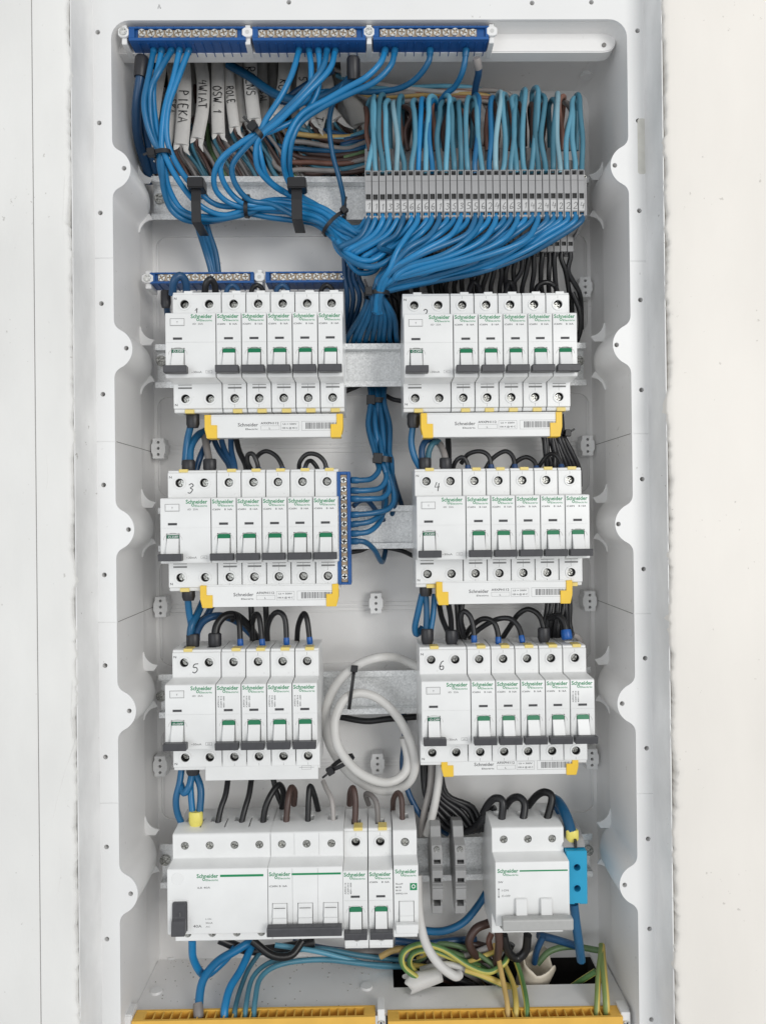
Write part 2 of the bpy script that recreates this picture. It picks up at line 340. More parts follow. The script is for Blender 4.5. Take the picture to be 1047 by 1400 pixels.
for pts in ([(72, 1120), (80, 1085), (92, 1050), (104, 1010)], [(88, 240), (86, 300), (89, 330)], [(78, 1225), (84, 1190), (83, 1160)], [(100, 930), (97, 980), (101, 1010)], [(64, 620), (67, 648), (65, 668)]):
    q_ = [P(x+J(1), y, WY)+Vector((0, 0.02, 0)) for x, y in pts]
    MB().tube([q_[0]]+spline(q_, 5)[1:], 0.22, 5).build('plaster_ridge', M['plaster_l'], bpy.data.objects['left_plaster_wall'], smooth=60)
# ------------------------------------------------------------------ the enclosure
box_ = thing('distribution_cabinet', 'recessed white plastic electrical cabinet with scalloped inner edges set in the plaster wall', 'cabinet')
EX0, EX1, ZT = -183.5, 187.0, P(500, 27, 0).z
ZB = P(400, 1306, 92).z
ears_l = [P(160, y, 0).z for y in (231, 477, 724, 972, 1222)]
ears_r = [P(860, y, 0).z for y in (226, 471, 716, 962, 1210)]
def ear(zc, g=1.0, tip=13.0, n=7):      # bump offsets (dx, z) going upward
    rE, rf = 15*g, 8.0*g; cx = tip-rE; D_ = rE+rf; zf = math.sqrt(D_*D_-(rf-cx)**2); aT = math.atan2(zf, rf-cx)
    pts = []
    for i in range(5): # lower fillet
        a = math.pi+(math.pi-0)*0; t = i/4; ang = math.pi-(math.pi-(math.pi-0))  # placeholder
    lo = []
    a0, a1 = math.pi, math.pi+(math.pi-0)-0
    for i in range(5):
        # fillet circle centre (rf, zf): from angle pi (x=0) to angle pi+aT (touching the ear circle)
        a = math.pi+aT*i/4; lo.append((rf+rf*math.cos(a), zf+rf*math.sin(a)))
    top = [(x, z) for x, z in reversed(lo)]
    arc = []
    for i in range(1, 2*n): a = -aT+2*aT*i/(2*n); arc.append((cx+rE*math.cos(a), rE*math.sin(a)))
    low = [(x, -z) for x, z in lo]
    return [(x, zc+z) for x, z in low+arc+top]
def side(xe, sgn, ears, g=1.0, ext=13.0, flat=False):   # from bottom to top
    pts = [(xe, ZB-30)]
    for zc in sorted(ears):
        for dx, z in ear(zc, g, ext): pts.append((xe+(0 if flat else sgn*dx), z))
    R = 13
    for i in range(7):
        a = math.pi/2*i/6; pts.append((xe+sgn*R*(1-math.cos(a)), ZT-R+R*math.sin(a)))
    return pts
oL, oR = side(EX0, 1, ears_l), side(EX1, -1, ears_r)
# flange: one plate, real holes
fl = MB(); prof = [(XL, ZB-30), (XL, 420), (XR, 420), (XR, ZB-30)]+oR+list(reversed(oL))
fl.prism_y([(x, z) for x, z in prof], 0, 2.2)
fm = fl.mesh('flange', M['shell'])
hl = [(134, 44), (136, 168), (137.5, 291), (139, 415), (141, 539), (142, 663), (143, 786), (144, 910), (144.5, 1035), (146, 1158), (146.5, 1284)]
hr = [(871, 42), (872, 165), (873.5, 288), (875, 410), (876.5, 533), (877.5, 655), (879.5, 778), (881.5, 900), (883.5, 1023), (885.5, 1147), (887.5, 1270), (890, 1394)]
he = [(170, 230), (173, 476), (176, 724), (177, 972), (179, 1222), (840, 226), (842.5, 471.5), (845, 716.5), (850, 962), (853.5, 1210)]
ht = [(395, 3), (727, 4), (808, 3)]
hc = [P(x, y, 0) for x, y in hl+hr+he+ht]
cut = MB()
for p in hc: cut.cyl((p.x, -3, p.z), 1.75, 8, 12)
for y0, y1 in ((353, 357), (604, 593), (851, 839), (1098, 1085)):
    a, b = P(140, y0, 0), P(872, y1, 0)
    cut.box(XL-1, EX0-0.6 if False else EX0+3, -0.5, 0.5, a.z-0.24, a.z+0.24); cut.box(EX1-3, XR+1, -0.5, 0.5, b.z-0.24, b.z+0.24)
fm = boolean(fm, cut, 'flange', M['shell']); link('flange', fm, box_)
cup = MB(); cup.ring((0, 0, 0), 2.3, 1.72, 7, 12); cup.cyl((0, 6.5, 0), 2.3, 0.6, 12); cupm = cup.mesh('screw_hole', M['shell_in'])
for p in hc: link('screw_hole', cupm, box_, (p.x, 2.25, p.z))
# upstanding outer lip
lip = MB()
for xa, xb in ((XL, -202.6), (XR, 202.6)):
    lip.v += []
    b = len(lip.v); s = -1 if xa < 0 else 1
    lip.v += [(xa, 0.0, -430), (xa+s*0.8, -1.2, -430), (xb, WY+3, -430), (xb+s*0.8, WY+3, -430), (xb+s*0.8, 2, -430)]
    lip.v += [(x, y, 430) for x, y, z in lip.v[b:b+5]]
    for k in range(4): lip.f.append((b+k, b+k+1, b+5+k+1, b+5+k))
lip.build('outer_lip', M['lip'], box_, smooth=50)
# inner wall with funnel-shaped bosses behind each ear
def loft(name, m, levels):
    mb = MB(); n = len(levels[0][1])
    for Y, pts in levels: mb.v += [(x, Y, z) for x, z in pts]
    for i in range(len(levels)-1):
        for k in range(n-1): a = i*n+k; mb.f.append((a, a+1, a+n+1, a+n))
    return mb.build(name, m, box_, smooth=35)
for xe, sg, er in ((EX0, 1, ears_l), (EX1, -1, ears_r)):
    LV = []
    for Y, g, ex in ((2.2, 1.0, 13), (25, 1.0, 12.6), (42, 1.02, 11.8), (52, 1.08, 10.8), (57, 1.2, 9.8), (60, 1.36, 9), (61, 1.5, 8.5)):
        LV.append((Y, [(x, z) for x, z in side(xe, sg, er, g, ex)]))
    LV.append((61.2, side(xe, sg, er, 1.5, 8.5, flat=True)))
    LV.append((86, side(xe, sg, er, 1.5, 8.5, flat=True)))
    last = [(x+sg*1.8, z) for x, z in side(xe, sg, er, 1.5, 8.5, flat=True)]; LV.append((90.2, last))
    LV.append((92, [(x+sg*6, z) for x, z in side(xe, sg, er, 1.5, 8.5, flat=True)]))
    loft('side_wall', M['shell_in'], LV)
# back, with rounded sunk fields between the rails
def rrect(x0, x1, z0, z1, r, n=6):
    o = []
    for cx, cz, a0 in ((x1-r, z1-r, 0), (x0+r, z1-r, 90), (x0+r, z0+r, 180), (x1-r, z0+r, 270)):
        for i in range(n+1): a = math.radians(a0+90*i/n); o.append((cx+r*math.cos(a), cz+r*math.sin(a)))
    return o
BX0, BX1 = EX0+1.0, EX1-1.0
bk = MB().box(BX0, BX1, 90, 97, ZB-5, ZT+4).mesh('back_panel', M['shell_in'])
fields = []
for xa, xb, ya, yb in ((208, 803, 322, 456), (210, 806, 540, 676), (213, 808, 762, 906), (214, 811, 992, 1116)):
    a, b = P(xa, ya, 90), P(xb, yb, 90); c = P(xa, yb, 90); fields.append((max(a.x, BX0+3.5), min(b.x, BX1-3.5), (b.z+c.z)/2, P((xa+xb)/2, ya, 90).z))
cut = MB()
for f in fields: cut.prism_y(rrect(*f, 9), 86, 92.5)
bk = boolean(bk, cut, 'back_panel', M['shell_in']); link('back_panel', bk, box_)
for (ya, f) in ((611, fields[1]), (829, fields[2]), (1042, fields[3])):
    for d in (-5.5, 0, 6):
        z = P(520, ya+d, 92).z; MB().box(f[0]+4, f[1]-4, 91.7, 92.8, z-0.7, z+0.7).build('panel_rib', M['shell_in'], box_, bevel=0.2)
# joint lines running across the side walls
jl = MB()
for pa, pb in (((157.5, 604), (205, 617)), ((160, 850), (207, 832))):
    a, b = P(*pa, 3), P(*pb, 88)
    jl.box(EX0-0.5, EX0+0.12, 3, 86, a.z-0.22, a.z+0.22)
for pa in ((860, 593), (864, 839)):
    a = P(*pa, 3); jl.box(EX1-0.12, EX1+0.5, 3, 86, a.z-0.22, a.z+0.22)
jl.build('wall_joint_line', M['joint'], box_)
# top: ledge for the terminal bars and the roof with its cable opening
zl0 = P(500, 72, 16).z; zl1 = ZT+2
lx1 = P(842, 60, 16).x
MB().prism_y([(EX0-1, zl1), (EX0-1, zl0), (lx1-9, zl0), (lx1-4, zl0+1.2), (lx1-1, zl0+4.5), (lx1, zl0+10), (lx1, zl1)], 16, 28).build('top_ledge', M['shell_in'], box_, bevel=0.7, smooth=40)
ox0, ox1 = P(196, 100, 92).x, P(468, 100, 92).x
rf = MB(); rf.box(EX0-1, ox0, 2.5, 97, ZT, ZT+2); rf.box(ox1, EX1+1, 2.5, 97, ZT, ZT+2); rf.box(ox0, ox1, 2.5, 32, ZT, ZT+2)
rf.build('roof_panel', M['shell_in'], box_)
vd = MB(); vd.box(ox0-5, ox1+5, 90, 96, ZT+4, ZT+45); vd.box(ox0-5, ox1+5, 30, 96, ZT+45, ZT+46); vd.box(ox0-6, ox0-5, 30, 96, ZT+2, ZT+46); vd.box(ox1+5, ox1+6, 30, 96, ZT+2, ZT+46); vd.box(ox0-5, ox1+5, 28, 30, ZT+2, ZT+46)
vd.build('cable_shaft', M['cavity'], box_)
a, b = P(226, 88, 88), P(450, 148, 88)
# bottom: floor panel with opening
fx0, fx1 = P(538, 1356, 47).x, P(826, 1356, 47).x
fb = MB(); fb.box(BX0, fx0, 18, 90, ZB-2, ZB); fb.box(fx1, BX1, 18, 90, ZB-2, ZB); fb.box(fx0, fx1, 18, 47, ZB-2, ZB)
fb.build('floor_panel', M['shell_in'], box_)
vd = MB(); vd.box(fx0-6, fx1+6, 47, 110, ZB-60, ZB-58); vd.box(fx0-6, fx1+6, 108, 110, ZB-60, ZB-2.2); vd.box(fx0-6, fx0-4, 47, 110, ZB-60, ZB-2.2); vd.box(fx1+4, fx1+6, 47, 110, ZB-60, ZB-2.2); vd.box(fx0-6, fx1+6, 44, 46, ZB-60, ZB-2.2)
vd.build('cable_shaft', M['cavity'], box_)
pl = MB().cyl((0, 0, 0), 5.0, 1.6, 18, axis='Z', r2=4.4).mesh('knockout_plug', M['shell'], smooth=40)
for x, y in ((236, 1308), (214, 1356), (501, 1350)):
    d = RC @ Vector(((x-523.5)/FPX, 1, -(y-700)/FPX)); t = ZB/d.z; link('knockout_plug', pl, box_, (d.x*t, -DC+d.y*t, ZB+0.02))
cr = MB(); aa = P(233, 1312, 84); bb = P(216, 1352, 84)
p = P(804, 92, 60); MB().cyl((p.x, 66, ZT-3), 5, 4, 16, axis='Z').build('knockout_plug', M['shell'], box_, smooth=40)
p = P(825, 62, 16); MB().cyl((p.x, 15.2, p.z), 1.6, 0.9, 12).build('ledge_pin', M['joint'], box_)  # dark disc stands in for the shade in a small ledge hole
# small three-hole mounting blocks
bl = MB(); bl.prism_y([(-4.6, -8.4), (4.6, -8.4), (4.6, -5), (5.8, -3), (5.8, 3), (4.6, 5), (4.6, 8.4), (-4.6, 8.4), (-4.6, 5), (-5.8, 3), (-5.8, -3), (-4.6, -5)], 0, 13)
bm_ = bl.mesh('mounting_block', M['shell'], bevel=0.3)
cut = MB()
for z in (-5, 0, 5): cut.cyl((0, -2, z), 1.25, 7, 10)
bm_ = boolean(bm_, cut, 'mounting_block', M['shell'])
for x, y in ((216.5, 613), (219.5, 830), (219, 1048), (800, 392), (803, 609), (806, 822), (809, 1038), (514, 825), (516, 1045), (515, 612)):
    p = P(x, y, 79); link('mounting_block', bm_, box_, p)
# pencil mark and screw stains on the flange
pen('^', P(216, 12, 0)+Vector((0, -0.08, 0)), (1, 0, 0), (0, 0, 1), 3.2, 0.45, 'pencil_mark', box_)
o = MB().prism_y(rrect(P(871, 190, 0).x, P(882, 190, 0).x, P(871, 238, 0).z, P(871, 162, 0).z, 2.0), -0.12, 0.05).build('glue_patch', mat('dried_glue', (0.64, 0.63, 0.58), 0.7, var=0.1, vscale=120), box_)
# support lips beside the rail ends
for sgn, xe, er in ((1, EX0, ears_l), (-1, EX1, ears_r)):
    for zc in er:
        for q in (-1, 1):
            zo = zc+4.0; pr = [(11.5, 16.5), (8.2, 17.2), (5.4, 18.6), (3.2, 20.8), (1.6, 23.6), (0.7, 27), (-0.2, 27), (-0.2, 12), (8.5, 12)]
            MB().prism_y([(xe+sgn*x, zo+q*z) for x, z in pr], 58.6, 60.2).build('support_lip', M['shell'], box_, bevel=0.25)
# ------------------------------------------------------------------ mounting rails
def rail(xa, xb, yc, label, screws, zfix=None):
    a, b = P(xa, yc, 64), P(xb, yc, 64); z = zfix if zfix is not None else (a.z+b.z)/2
    r = thing('mounting_rail', label, 'rail', (0, 66, z), 'steel rails across the cabinet')
    r.rotation_euler[2] = math.radians(1.0)
    pr = [(-1, 17.5), (0, 17.5), (0, 13.6), (7, 13.6), (7, -13.6), (0, -13.6), (0, -17.5), (-1, -17.5), (-1, -12.6), (6, -12.6), (6, 12.6), (-1, 12.6)]
    MB().prism(pr, a.x, b.x).build('rail_profile', M['galv'], r, bevel=0.15)
    for x, y in screws:
        p = P(x, y, 70); link('fixing_screw', SCL, r, (p.x, 4.3, p.z-z))
    return z
G = [ # x left, y top, y bottom of the terminal faces, depth of brand face, number, members
 (235.7, 402.9, 558.7, -5, '1', 5), (549.5, 403, 559.2, 3, '2', 5),
 (229.1, 647.4, 803.2, -5, '3', 5), (566.3, 644.8, 798.5, 4, '4', 5),
 (235.3, 892.7, 1049.7, -5, '5', 4), (572.7, 888.7, 1043.0, 4, '6', 5)]
def gz(g): a, b = P(g[0], g[1], g[3]+20), P(g[0], g[2], g[3]+20); return (a.z+b.z)/2
zr = [gz(g) for g in G]
rail(208, 808, 270, 'galvanised rail at the top, behind the blue wire bundle and grey terminals', [(219.5, 273)])
rail(213, 803, 495, 'galvanised rail behind the upper left and upper right breaker groups', [(222, 494), (793, 492)], (zr[0]+zr[1])/2-1)
rail(217, 803, 716, 'galvanised rail behind the two middle breaker groups and the upright blue bar', [], (zr[2]+zr[3])/2)
rail(218, 810, 945, 'galvanised rail behind the white cable coil and the lower breaker groups', [(222, 951)], (zr[4]+zr[5])/2)
zb = P(300, 1215, 14).z
rail(220, 812, 1178, 'lowest galvanised rail carrying the big main switch and grey clamps', [(227, 1175), (806, 1166)], P(520, 1178, 64).z)
# ------------------------------------------------------------------ modular devices
LIB = {}
def prof_a():  # small breaker side outline (y, z)
    return [(0, -22.6), (0, 22.6), (0.8, 23.2), (19.4, 23.8), (20, 24.4), (20, 42), (21.2, 42.4), (21.4, 43.8), (23, 44.3), (58, 44.3), (60, 40), (66, 24), (70, 22), (70, -22), (66, -24), (60, -40), (58, -45), (23, -45), (22.2, -44.6), (22, -42.4), (20, -42), (20, -24.4), (19.4, -23.8), (0.8, -23.2)]
def prof_c():  # bottom-row main devices: chamfered shoulders
    return [(0, -22.6), (0, 22.6), (0.8, 23.2), (14.3, 23.7), (15, 24.4), (15, 40.6), (16, 41.6), (32, 43), (58, 43), (60, 40), (66, 24), (70, 22), (70, -22), (66, -24), (60, -40), (24, -39.5), (20, -39), (20, -24.4), (19.4, -23.8), (0.8, -23.2)]
def body(key, n, prof, wells, slots, levers, ent, topy=None, grooves=True, zs=34.8, ztop=None):
    if key in LIB: return LIB[key]
    w = 18*n-0.45; me = MB().prism(prof, 0.2, w).mesh('housing', M['dev'], bevel=0.32)
    cut = MB(); ztop = ztop if ztop is not None else zs
    for k in wells:
        cut.cyl((k, 8, ztop), 3.2, 22, 18)
        cut.cyl((k, 12, -zs), 3.2, 18, 18)
    for x0, x1 in slots: cut.box(x0, x1, -1, 1.6, 3.9, 5.6)
    for x0, x1 in levers: cut.box(x0, x1, -1, 7.5, -20.5, -1.9)
    for k in ent: cut.box(k-3.6, k+3.6, 28, 38, 36, 50); cut.box(k-3.6, k+3.6, 28, 38, -50, -36)
    if grooves: cut.box(-1, w+1, -1, 0.35, 1.85, 2.2)
    if grooves == 2:
        for i in range(1, n): cut.box(i*18-0.15, i*18+0.15, -1, 0.4, -30, 50)
    me = boolean(me, cut, 'housing', M['dev']); shade(me, 30); LIB[key] = me; return me
collar = MB().ring((0, -0.6, 0), 4.5, 3.3, 0.8, 20).mesh('screw_collar', M['dev'], smooth=40)
wellb = MB().ring((0, 0, 0), 3.19, 3.1, 9, 16).cyl((0, 8.5, 0), 3.1, 0.4, 16).mesh('screw_well', M['well'])
slotm = MB().box(-3.1, 3.1, 0.5, 1.3, 3.95, 5.55).mesh('label_slot', M['ink'])
def lever_me(w=8.4): return MB().prism([(2.5, -2.2), (5.5, -20), (-4.2, -18.5), (-4.2, -16), (0.6, -2.2)], -w/2, w/2).mesh('lever', M['dev'], bevel=0.3)
LEV = lever_me()
BAR = MB().prism([(-3.2, -21.1), (-9.3, -20.9), (-9.8, -16.2), (-9.0, -15.8), (-3.4, -16)], -8.1, 8.1).mesh('handle', M['handle'], bevel=0.35)
IND = MB().prism([(0.5, -2.5), (0.1, -2.6), (-0.75, -5.6), (0.2, -5.6)], -4.3, 4.3).mesh('green_indicator', M['green_i'])
INDD = MB().prism([(0.42, -2.9), (0.12, -3.05), (-0.6, -5.4), (0.2, -5.4)], -4.22, 4.22).mesh('green_indicator', M['green_d'])
ARC = MB().tube([Vector((6.6*math.cos(a), 0.0, -6.5+5.0*math.sin(a))) for a in [math.pi*i/14 for i in range(15)]], 0.22, 5).mesh('lever_surround', M['dev_g'])
VENT = MB().box(-5, 5, 19.9, 20.6, -24.95, -23.75).box(-5, 5, 19.9, 20.6, -27.6, -26.4).mesh('vent_slot', M['ink_l'])
CLIPB = MB().box(-3.3, 3.3, 20.9, 26, -45.4, -42.6).mesh('terminal_clip', M['clip'], bevel=0.2)
CLIPT = MB().box(-3.2, 3.2, 20.6, 30, 42.6, 44.9).mesh('terminal_clip', M['clip'], bevel=0.2)
CLIPW = MB().box(-3.2, 3.2, 20.9, 30, 42.6, 44.9).mesh('terminal_clip', M['dev'], bevel=0.2)
SEAM = MB().box(-0.09, 0.09, 19.96, 20.2, 36, 41.5).box(-0.09, 0.09, 19.96, 20.2, -31, -22).box(-0.09, 0.09, 19.96, 20.2, -41.5, -38.5).mesh('mould_seam', M['ink_l'])
def lettering(s, h, w, m, x, y, z, parent, name='lettering', bold=0.012):
    return link(name, text_mesh(s, h, w, m, bold), parent, (x, y, z))
def logo(parent, x, z, w=15.2, y=-0.06, m=None):
    m = m or M['green']
    lettering('Schneider', 3.9, w, m, x, y, z, parent, 'brand_lettering', 0.022)
    lettering('Electric', 1.9, w*0.58, m, x+w*0.42, y, z-2.3, parent, 'brand_lettering')
    MB().ring((x+w*0.33, y-0.02, z-1.1), 1.05, 0.62, 0.03, 12).build('brand_mark', m, parent)
def screw_at(parent, x, y, z, deep=3.4, meshes=SCR):
    link('screw', random.choice(meshes), parent, (x, y+deep, z))
def wells_parts(root, xs, ys=20, zs=34.8, zt=None, deep=3.2):
    zt = zs if zt is None else zt
    for x in xs:
        for z in (zt, -zs):
            link('screw_collar', collar, root, (x, ys-0.05, z)); link('screw_well', wellb, root, (x, ys+0.6, z)); screw_at(root, x, ys, z, deep)
def lever_parts(root, x, dark=False, bar=BAR):
    l = link('lever', LEV, root, (x, 0, 0)); link('green_indicator', INDD if dark else IND, l); link('handle', bar, l)
    link('lever_surround', ARC, root, (x, 0, 0)); return l
def mcb(loc, label, group, dm=False, clips='b', rating='iC60N  B 16A', short=False):
    r = thing('circuit_breaker', label, 'circuit breaker', loc, group)
    link('housing', body('mcb', 1, prof_a(), [9], [(5.6, 12)], [(4.2, 13.8)], [9]), r)
    wells_parts(r, [9]); lever_parts(r, 9)
    link('label_slot', slotm, r, (8.8, 0, 0)); link('mould_seam', SEAM, r, (8.9, 0, 0)); link('vent_slot', VENT, r, (9.2, 0, 0))
    (link('terminal_clip', CLIPB, r, (10.8, 0, 0)) if 'b' in clips else None); link('terminal_clip', CLIPT if 't' in clips else CLIPW, r, (10.8, 0, 0))
    logo(r, 0.9, 19.2)
    if dm:
        for i, t in enumerate(('A9F03116', 'iC60N B16', '400V~ 6000')):
            o = lettering(t, 1.5, 8.2, M['ink'], 0, -0.05, 0, r); o.rotation_euler[1] = -math.pi/2; o.location = Vector((2.4+1.9*i, -0.05, 6.6))*K
    else: lettering('iC60N', 1.75, 5.6, M['ink'], 1.0, -0.05, 14.3, r); lettering('B 16A', 1.75, 5.4, M['ink'], 9.6, -0.05, 14.3, r)
    return r
def rcd(loc, label, group, num, clips='b', text='OFF'):
    r = thing('residual_current_switch', label, 'residual current switch', loc, group)
    link('housing', body('rcd', 2, prof_a(), [9, 27], [(5.5, 12)], [(4.2, 13.8)], [9, 27]), r)
    wells_parts(r, [9, 27], deep=4.0); lever_parts(r, 9, dark=True)
    lettering('O.OFF', 2.2, 7.2, M['dev'], 5.8, -0.72, -5.1, r)
    link('label_slot', slotm, r, (8.7, 0, 0)); link('vent_slot', VENT, r, (8.7, 0, 0))
    (link('terminal_clip', CLIPB, r, (11.5, 0, 0)) if 'b' in clips else None); link('terminal_clip', CLIPT if 't' in clips else CLIPW, r, (11.5, 0, 0))
    tb = MB().box(4, 13.4, -0.5, 0.1, 14.2, 18.7).build('test_button', M['dev'], r, bevel=0.25)
    fr = MB(); fr.box(3.7, 13.7, -0.12, 0.02, 18.8, 19.05); fr.box(3.7, 13.7, -0.12, 0.02, 13.8, 14.05); fr.box(3.6, 3.8, -0.12, 0.02, 13.8, 19.05); fr.box(13.6, 13.8, -0.12, 0.02, 13.8, 19.05); fr.build('button_frame', M['ink_l'], r)
    lettering('T', 1.8, 1.2, M['ink_l'], 8.2, -0.56, 15.6, r)
    logo(r, 18.3, 19.2)
    lettering('iID  25A', 1.75, 7.5, M['ink_l'], 19.5, -0.05, 14.5, r); lettering('~30mA', 2.1, 7.4, M['ink_l'], 18.3, -0.05, -19.8, r)
    b = MB(); b.box(28.6, 33, -0.08, 0, -18, -17.85); b.box(28.6, 33, -0.08, 0, -20, -19.85); b.box(28.6, 28.75, -0.08, 0, -20, -17.85); b.box(32.85, 33, -0.08, 0, -20, -17.85); b.build('symbol_box', M['ink_l'], r); lettering('AC', 1.3, 2.2, M['ink_l'], 29.7, -0.05, -19.4, r)
    lettering('N', 2.4, 1.9, M['ink'], 1.3, 19.93, 38.2, r); lettering('N', 2.4, 1.9, M['ink'], 1.3, 19.93, -40.2, r)
    if num in '12': pen(num, (15.6, 19.8, 26.4), (1, 0, 0), (0, 0, 1), 5.4, 0.6, 'handwritten_number', r)
    else: pen(num, (14.2, 19.8, 27.2), (1, 0, 0), (0.12, 0, 1), 7.0, 0.6, 'handwritten_number', r)
    return r
dmm = {'5': {0, 1, 2, 3}, '6': {4}}
for g, zc in zip(G, zr):
    x0 = P(g[0], g[1], g[3]+20).x; num = g[4]; top = 't' if num in '3456' else ''
    where = {'1': 'upper left', '2': 'upper right', '3': 'middle left', '4': 'middle right', '5': 'lower left', '6': 'lower right'}[num]
    grp = f'devices of the {where} group'
    rcd((x0, g[3], zc), f'wide white switch with handwritten {num} at the left end of the {where} group', grp, num, 'bt' if num in '34' else 'b' if num in '12' else 't')
    for i in range(g[5]):
        dm = i in dmm.get(num, ())
        extra = ' with sideways print' if dm else ''
        mcb((x0+36+18*i, g[3], zc), f'narrow green-flagged breaker{extra}, {nth(g[5]-1-i)} from the right end of the {where} group', grp, dm, 'bt' if num in '34' else 'b' if num in '12' else 't')
# bottom row
ybc = 1216
xm = P(238.4, 1143, 15).x; zc = P(300, 1214, 14).z
r = thing('main_residual_switch', 'wide four-pole white switch with black toggle at the lower left, 40A', 'residual current switch', (xm, -5, zc), 'devices on the lowest rail')
hb = MB().prism(prof_c(), 0.15, 71.6).mesh('housing', M['dev'], bevel=0.35); cut = MB()
for k in range(4): cut.cyl((9+18*k, 8, 33), 2.9, 12, 18); cut.cyl((9+18*k, 12, -33.5), 2.9, 18, 18); cut.box(5.4+18*k, 12.6+18*k, 33, 42, 36, 50)
for k in range(1, 4): cut.box(18*k-0.5, 18*k+0.5, 24, 40, 38, 50)
hb = boolean(hb, cut, 'housing', M['dev']); shade(hb, 30); link('housing', hb, r)
for k in range(4): screw_at(r, 9+18*k, 14.6, 33, 0.6, [SCR[k % 3]]); screw_at(r, 9+18*k, 20, -33.5, 1.0)
MB().box(1.5, 4.2, -0.6, 2, -20.5, 1.5).box(14.2, 15.3, -0.6, 2, -20.5, 1.5).build('toggle_frame', M['dev'], r, bevel=0.25)
tg = MB().prism([(1, 0.5), (-3.0, 0.5), (-3.8, -9), (-6.0, -11), (-7.5, -20.5), (1, -20.5)], 4.4, 14).build('toggle', M['handle'], r, bevel=0.5)
pen('1', (9, -4.2, -8), (1, 0, 0), (0, 0, 1), 3, 0.35, 'toggle_mark', tg, M['ink_l'])
MB().cyl((7.5, -0.3, 16.5), 4.4, 0.6, 20).build('test_button', M['dev'], r, bevel=0.2)
logo(r, 21, 16.8, 15.2); MB().box(37.5, 68, -0.08, 0.02, 17.2, 18.8).build('green_stripe', M['green'], r)
lettering('iLR 40A', 1.9, 9, M['ink_l'], 21.5, -0.05, 9.2, r); lettering('40A', 2.8, 6, M['ink_l'], 18.2, -0.05, -18.2, r); lettering('I~ON', 1.4, 4, M['ink_l'], 27, -0.05, -12.8, r); lettering('30mA', 1.6, 5, M['ink_l'], 27, -0.05, -15.6, r); lettering('AC', 1.4, 3, M['ink_l'], 27, -0.05, -18.2, r)
def triple(loc, label, main=False):
    r = thing('three_pole_switch', label, 'circuit breaker', loc, 'devices on the lowest rail')
    hb = MB().prism(prof_c(), 0.15, 53.6).mesh('housing', M['dev'], bevel=0.35); cut = MB()
    for k in range(3):
        cut.cyl((9+18*k, 8, 33), 2.9, 12, 18); cut.cyl((9+18*k, 12, -33.5), 2.9, 18, 18); cut.box(5.4+18*k, 12.6+18*k, 33, 42, 36, 50)
        if not main: cut.box(3.6+18*k, 14.4+18*k, -1, 5.5, -20.0, -2.0)
    if not main:
        for k in (1, 2): cut.box(18*k-0.15, 18*k+0.15, -1, 0.5, -30, 22.3); cut.box(18*k-0.15, 18*k+0.15, 14, 15.5, 25, 45)
    hb = boolean(hb, cut, 'housing', M['dev']); shade(hb, 30); link('housing', hb, r)
    for k in range(3):
        screw_at(r, 9+18*k, 14.6, 33, 0.6); screw_at(r, 9+18*k, 20, -33.5, 1.0)
        if main:
            if k: MB().prism([(0.05, -2.5), (0.05, -14), (-3.4, -14), (-2.6, -2.6)], 18*k-3.8, 18*k+4.2).build('lever', M['dev'], r, bevel=0.4)
        else:
            l = MB().prism([(2.5, -2.2), (5, -19.8), (-3.6, -18), (-1.2, -12), (-2.4, -11.4), (-0.2, -2.4)], 4+18*k, 14+18*k).build('lever', M['dev'], r, bevel=0.3)
            MB().box(5+18*k, 13+18*k, -1.9, -1.5, -5, -4.7).build('lever_ridge', M['ink_l'], l)
    if main: MB().prism([(-3, -22), (-9, -21.8), (-10, -20.5), (-10, -14), (-9, -13.2), (-3, -13.6)], 3.5, 53.6).build('handle', M['hgrey'], r, bevel=0.5)
    else: MB().prism([(-3, -21.6), (-8.4, -21.4), (-9, -20.4), (-9, -15.6), (-8.4, -14.8), (-3, -15)], 0.8, 53).build('handle', M['handle'], r, bevel=0.4)
    logo(r, 1.6, 17.2 if not main else 15.6, 15.0)
    MB().box(17.6, 52.4, -0.08, 0.02, 17.6 if not main else 16.2, 19.0 if not main else 17.2).build('green_stripe', M['green'], r)
    return r
xt = P(369.8, 1143, 15).x
r = triple((xt, -5, zc), 'three-pole white breaker with one long charcoal handle, right of the wide main switch')
lettering('iC60N', 1.8, 6, M['ink'], 1.6, -0.05, 9.4, r); lettering('B 16A', 1.8, 5.5, M['ink'], 8.8, -0.05, 9.4, r)
xs = P(671.4, 1143, 19).x; zs_ = P(720, 1208, 18).z
r = triple((xs, 3, zs_), 'three-pole white isolator with pale grey handle at the lower right, beside the blue block', True)
lettering('SW', 1.9, 3.6, M['ink'], 2, -0.05, 8.2, r); lettering('I-ON', 2.0, 5, M['ink_l'], 4.5, -0.05, 2.2, r); lettering('O-OFF', 2.0, 6.2, M['ink_l'], 4.5, -0.05, -1.8, r)
MB().box(2.2, 2.5, -0.08, 0, -2, 4).prism_y([(1.7, 3.4), (3.0, 3.4), (2.35, 4.6)], -0.08, 0).prism_y([(1.7, -1.4), (3.0, -1.4), (2.35, -2.6)], -0.08, 0).build('arrow_mark', M['ink'], r)
xb = P(469.5, 1143, 15).x; zc2 = P(500, 1215.5, 15).z
mcb((xb, -5, zc2), 'narrow breaker with sideways print directly right of the three-pole breaker on the lowest rail', 'devices on the lowest rail', True, 't')
mcb((xb+18, -5, zc2), 'narrow breaker with upright rating text, between two other narrow ones on the lowest rail', 'devices on the lowest rail', False, 't')
r = thing('circuit_breaker', 'narrow all-white breaker with white handle and green square mark, rightmost of the lower left row', 'circuit breaker', (xb+36, -5, zc), 'devices on the lowest rail')
hb = MB().prism(prof_c(), 0.15, 17.6).mesh('housing', M['dev'], bevel=0.35)
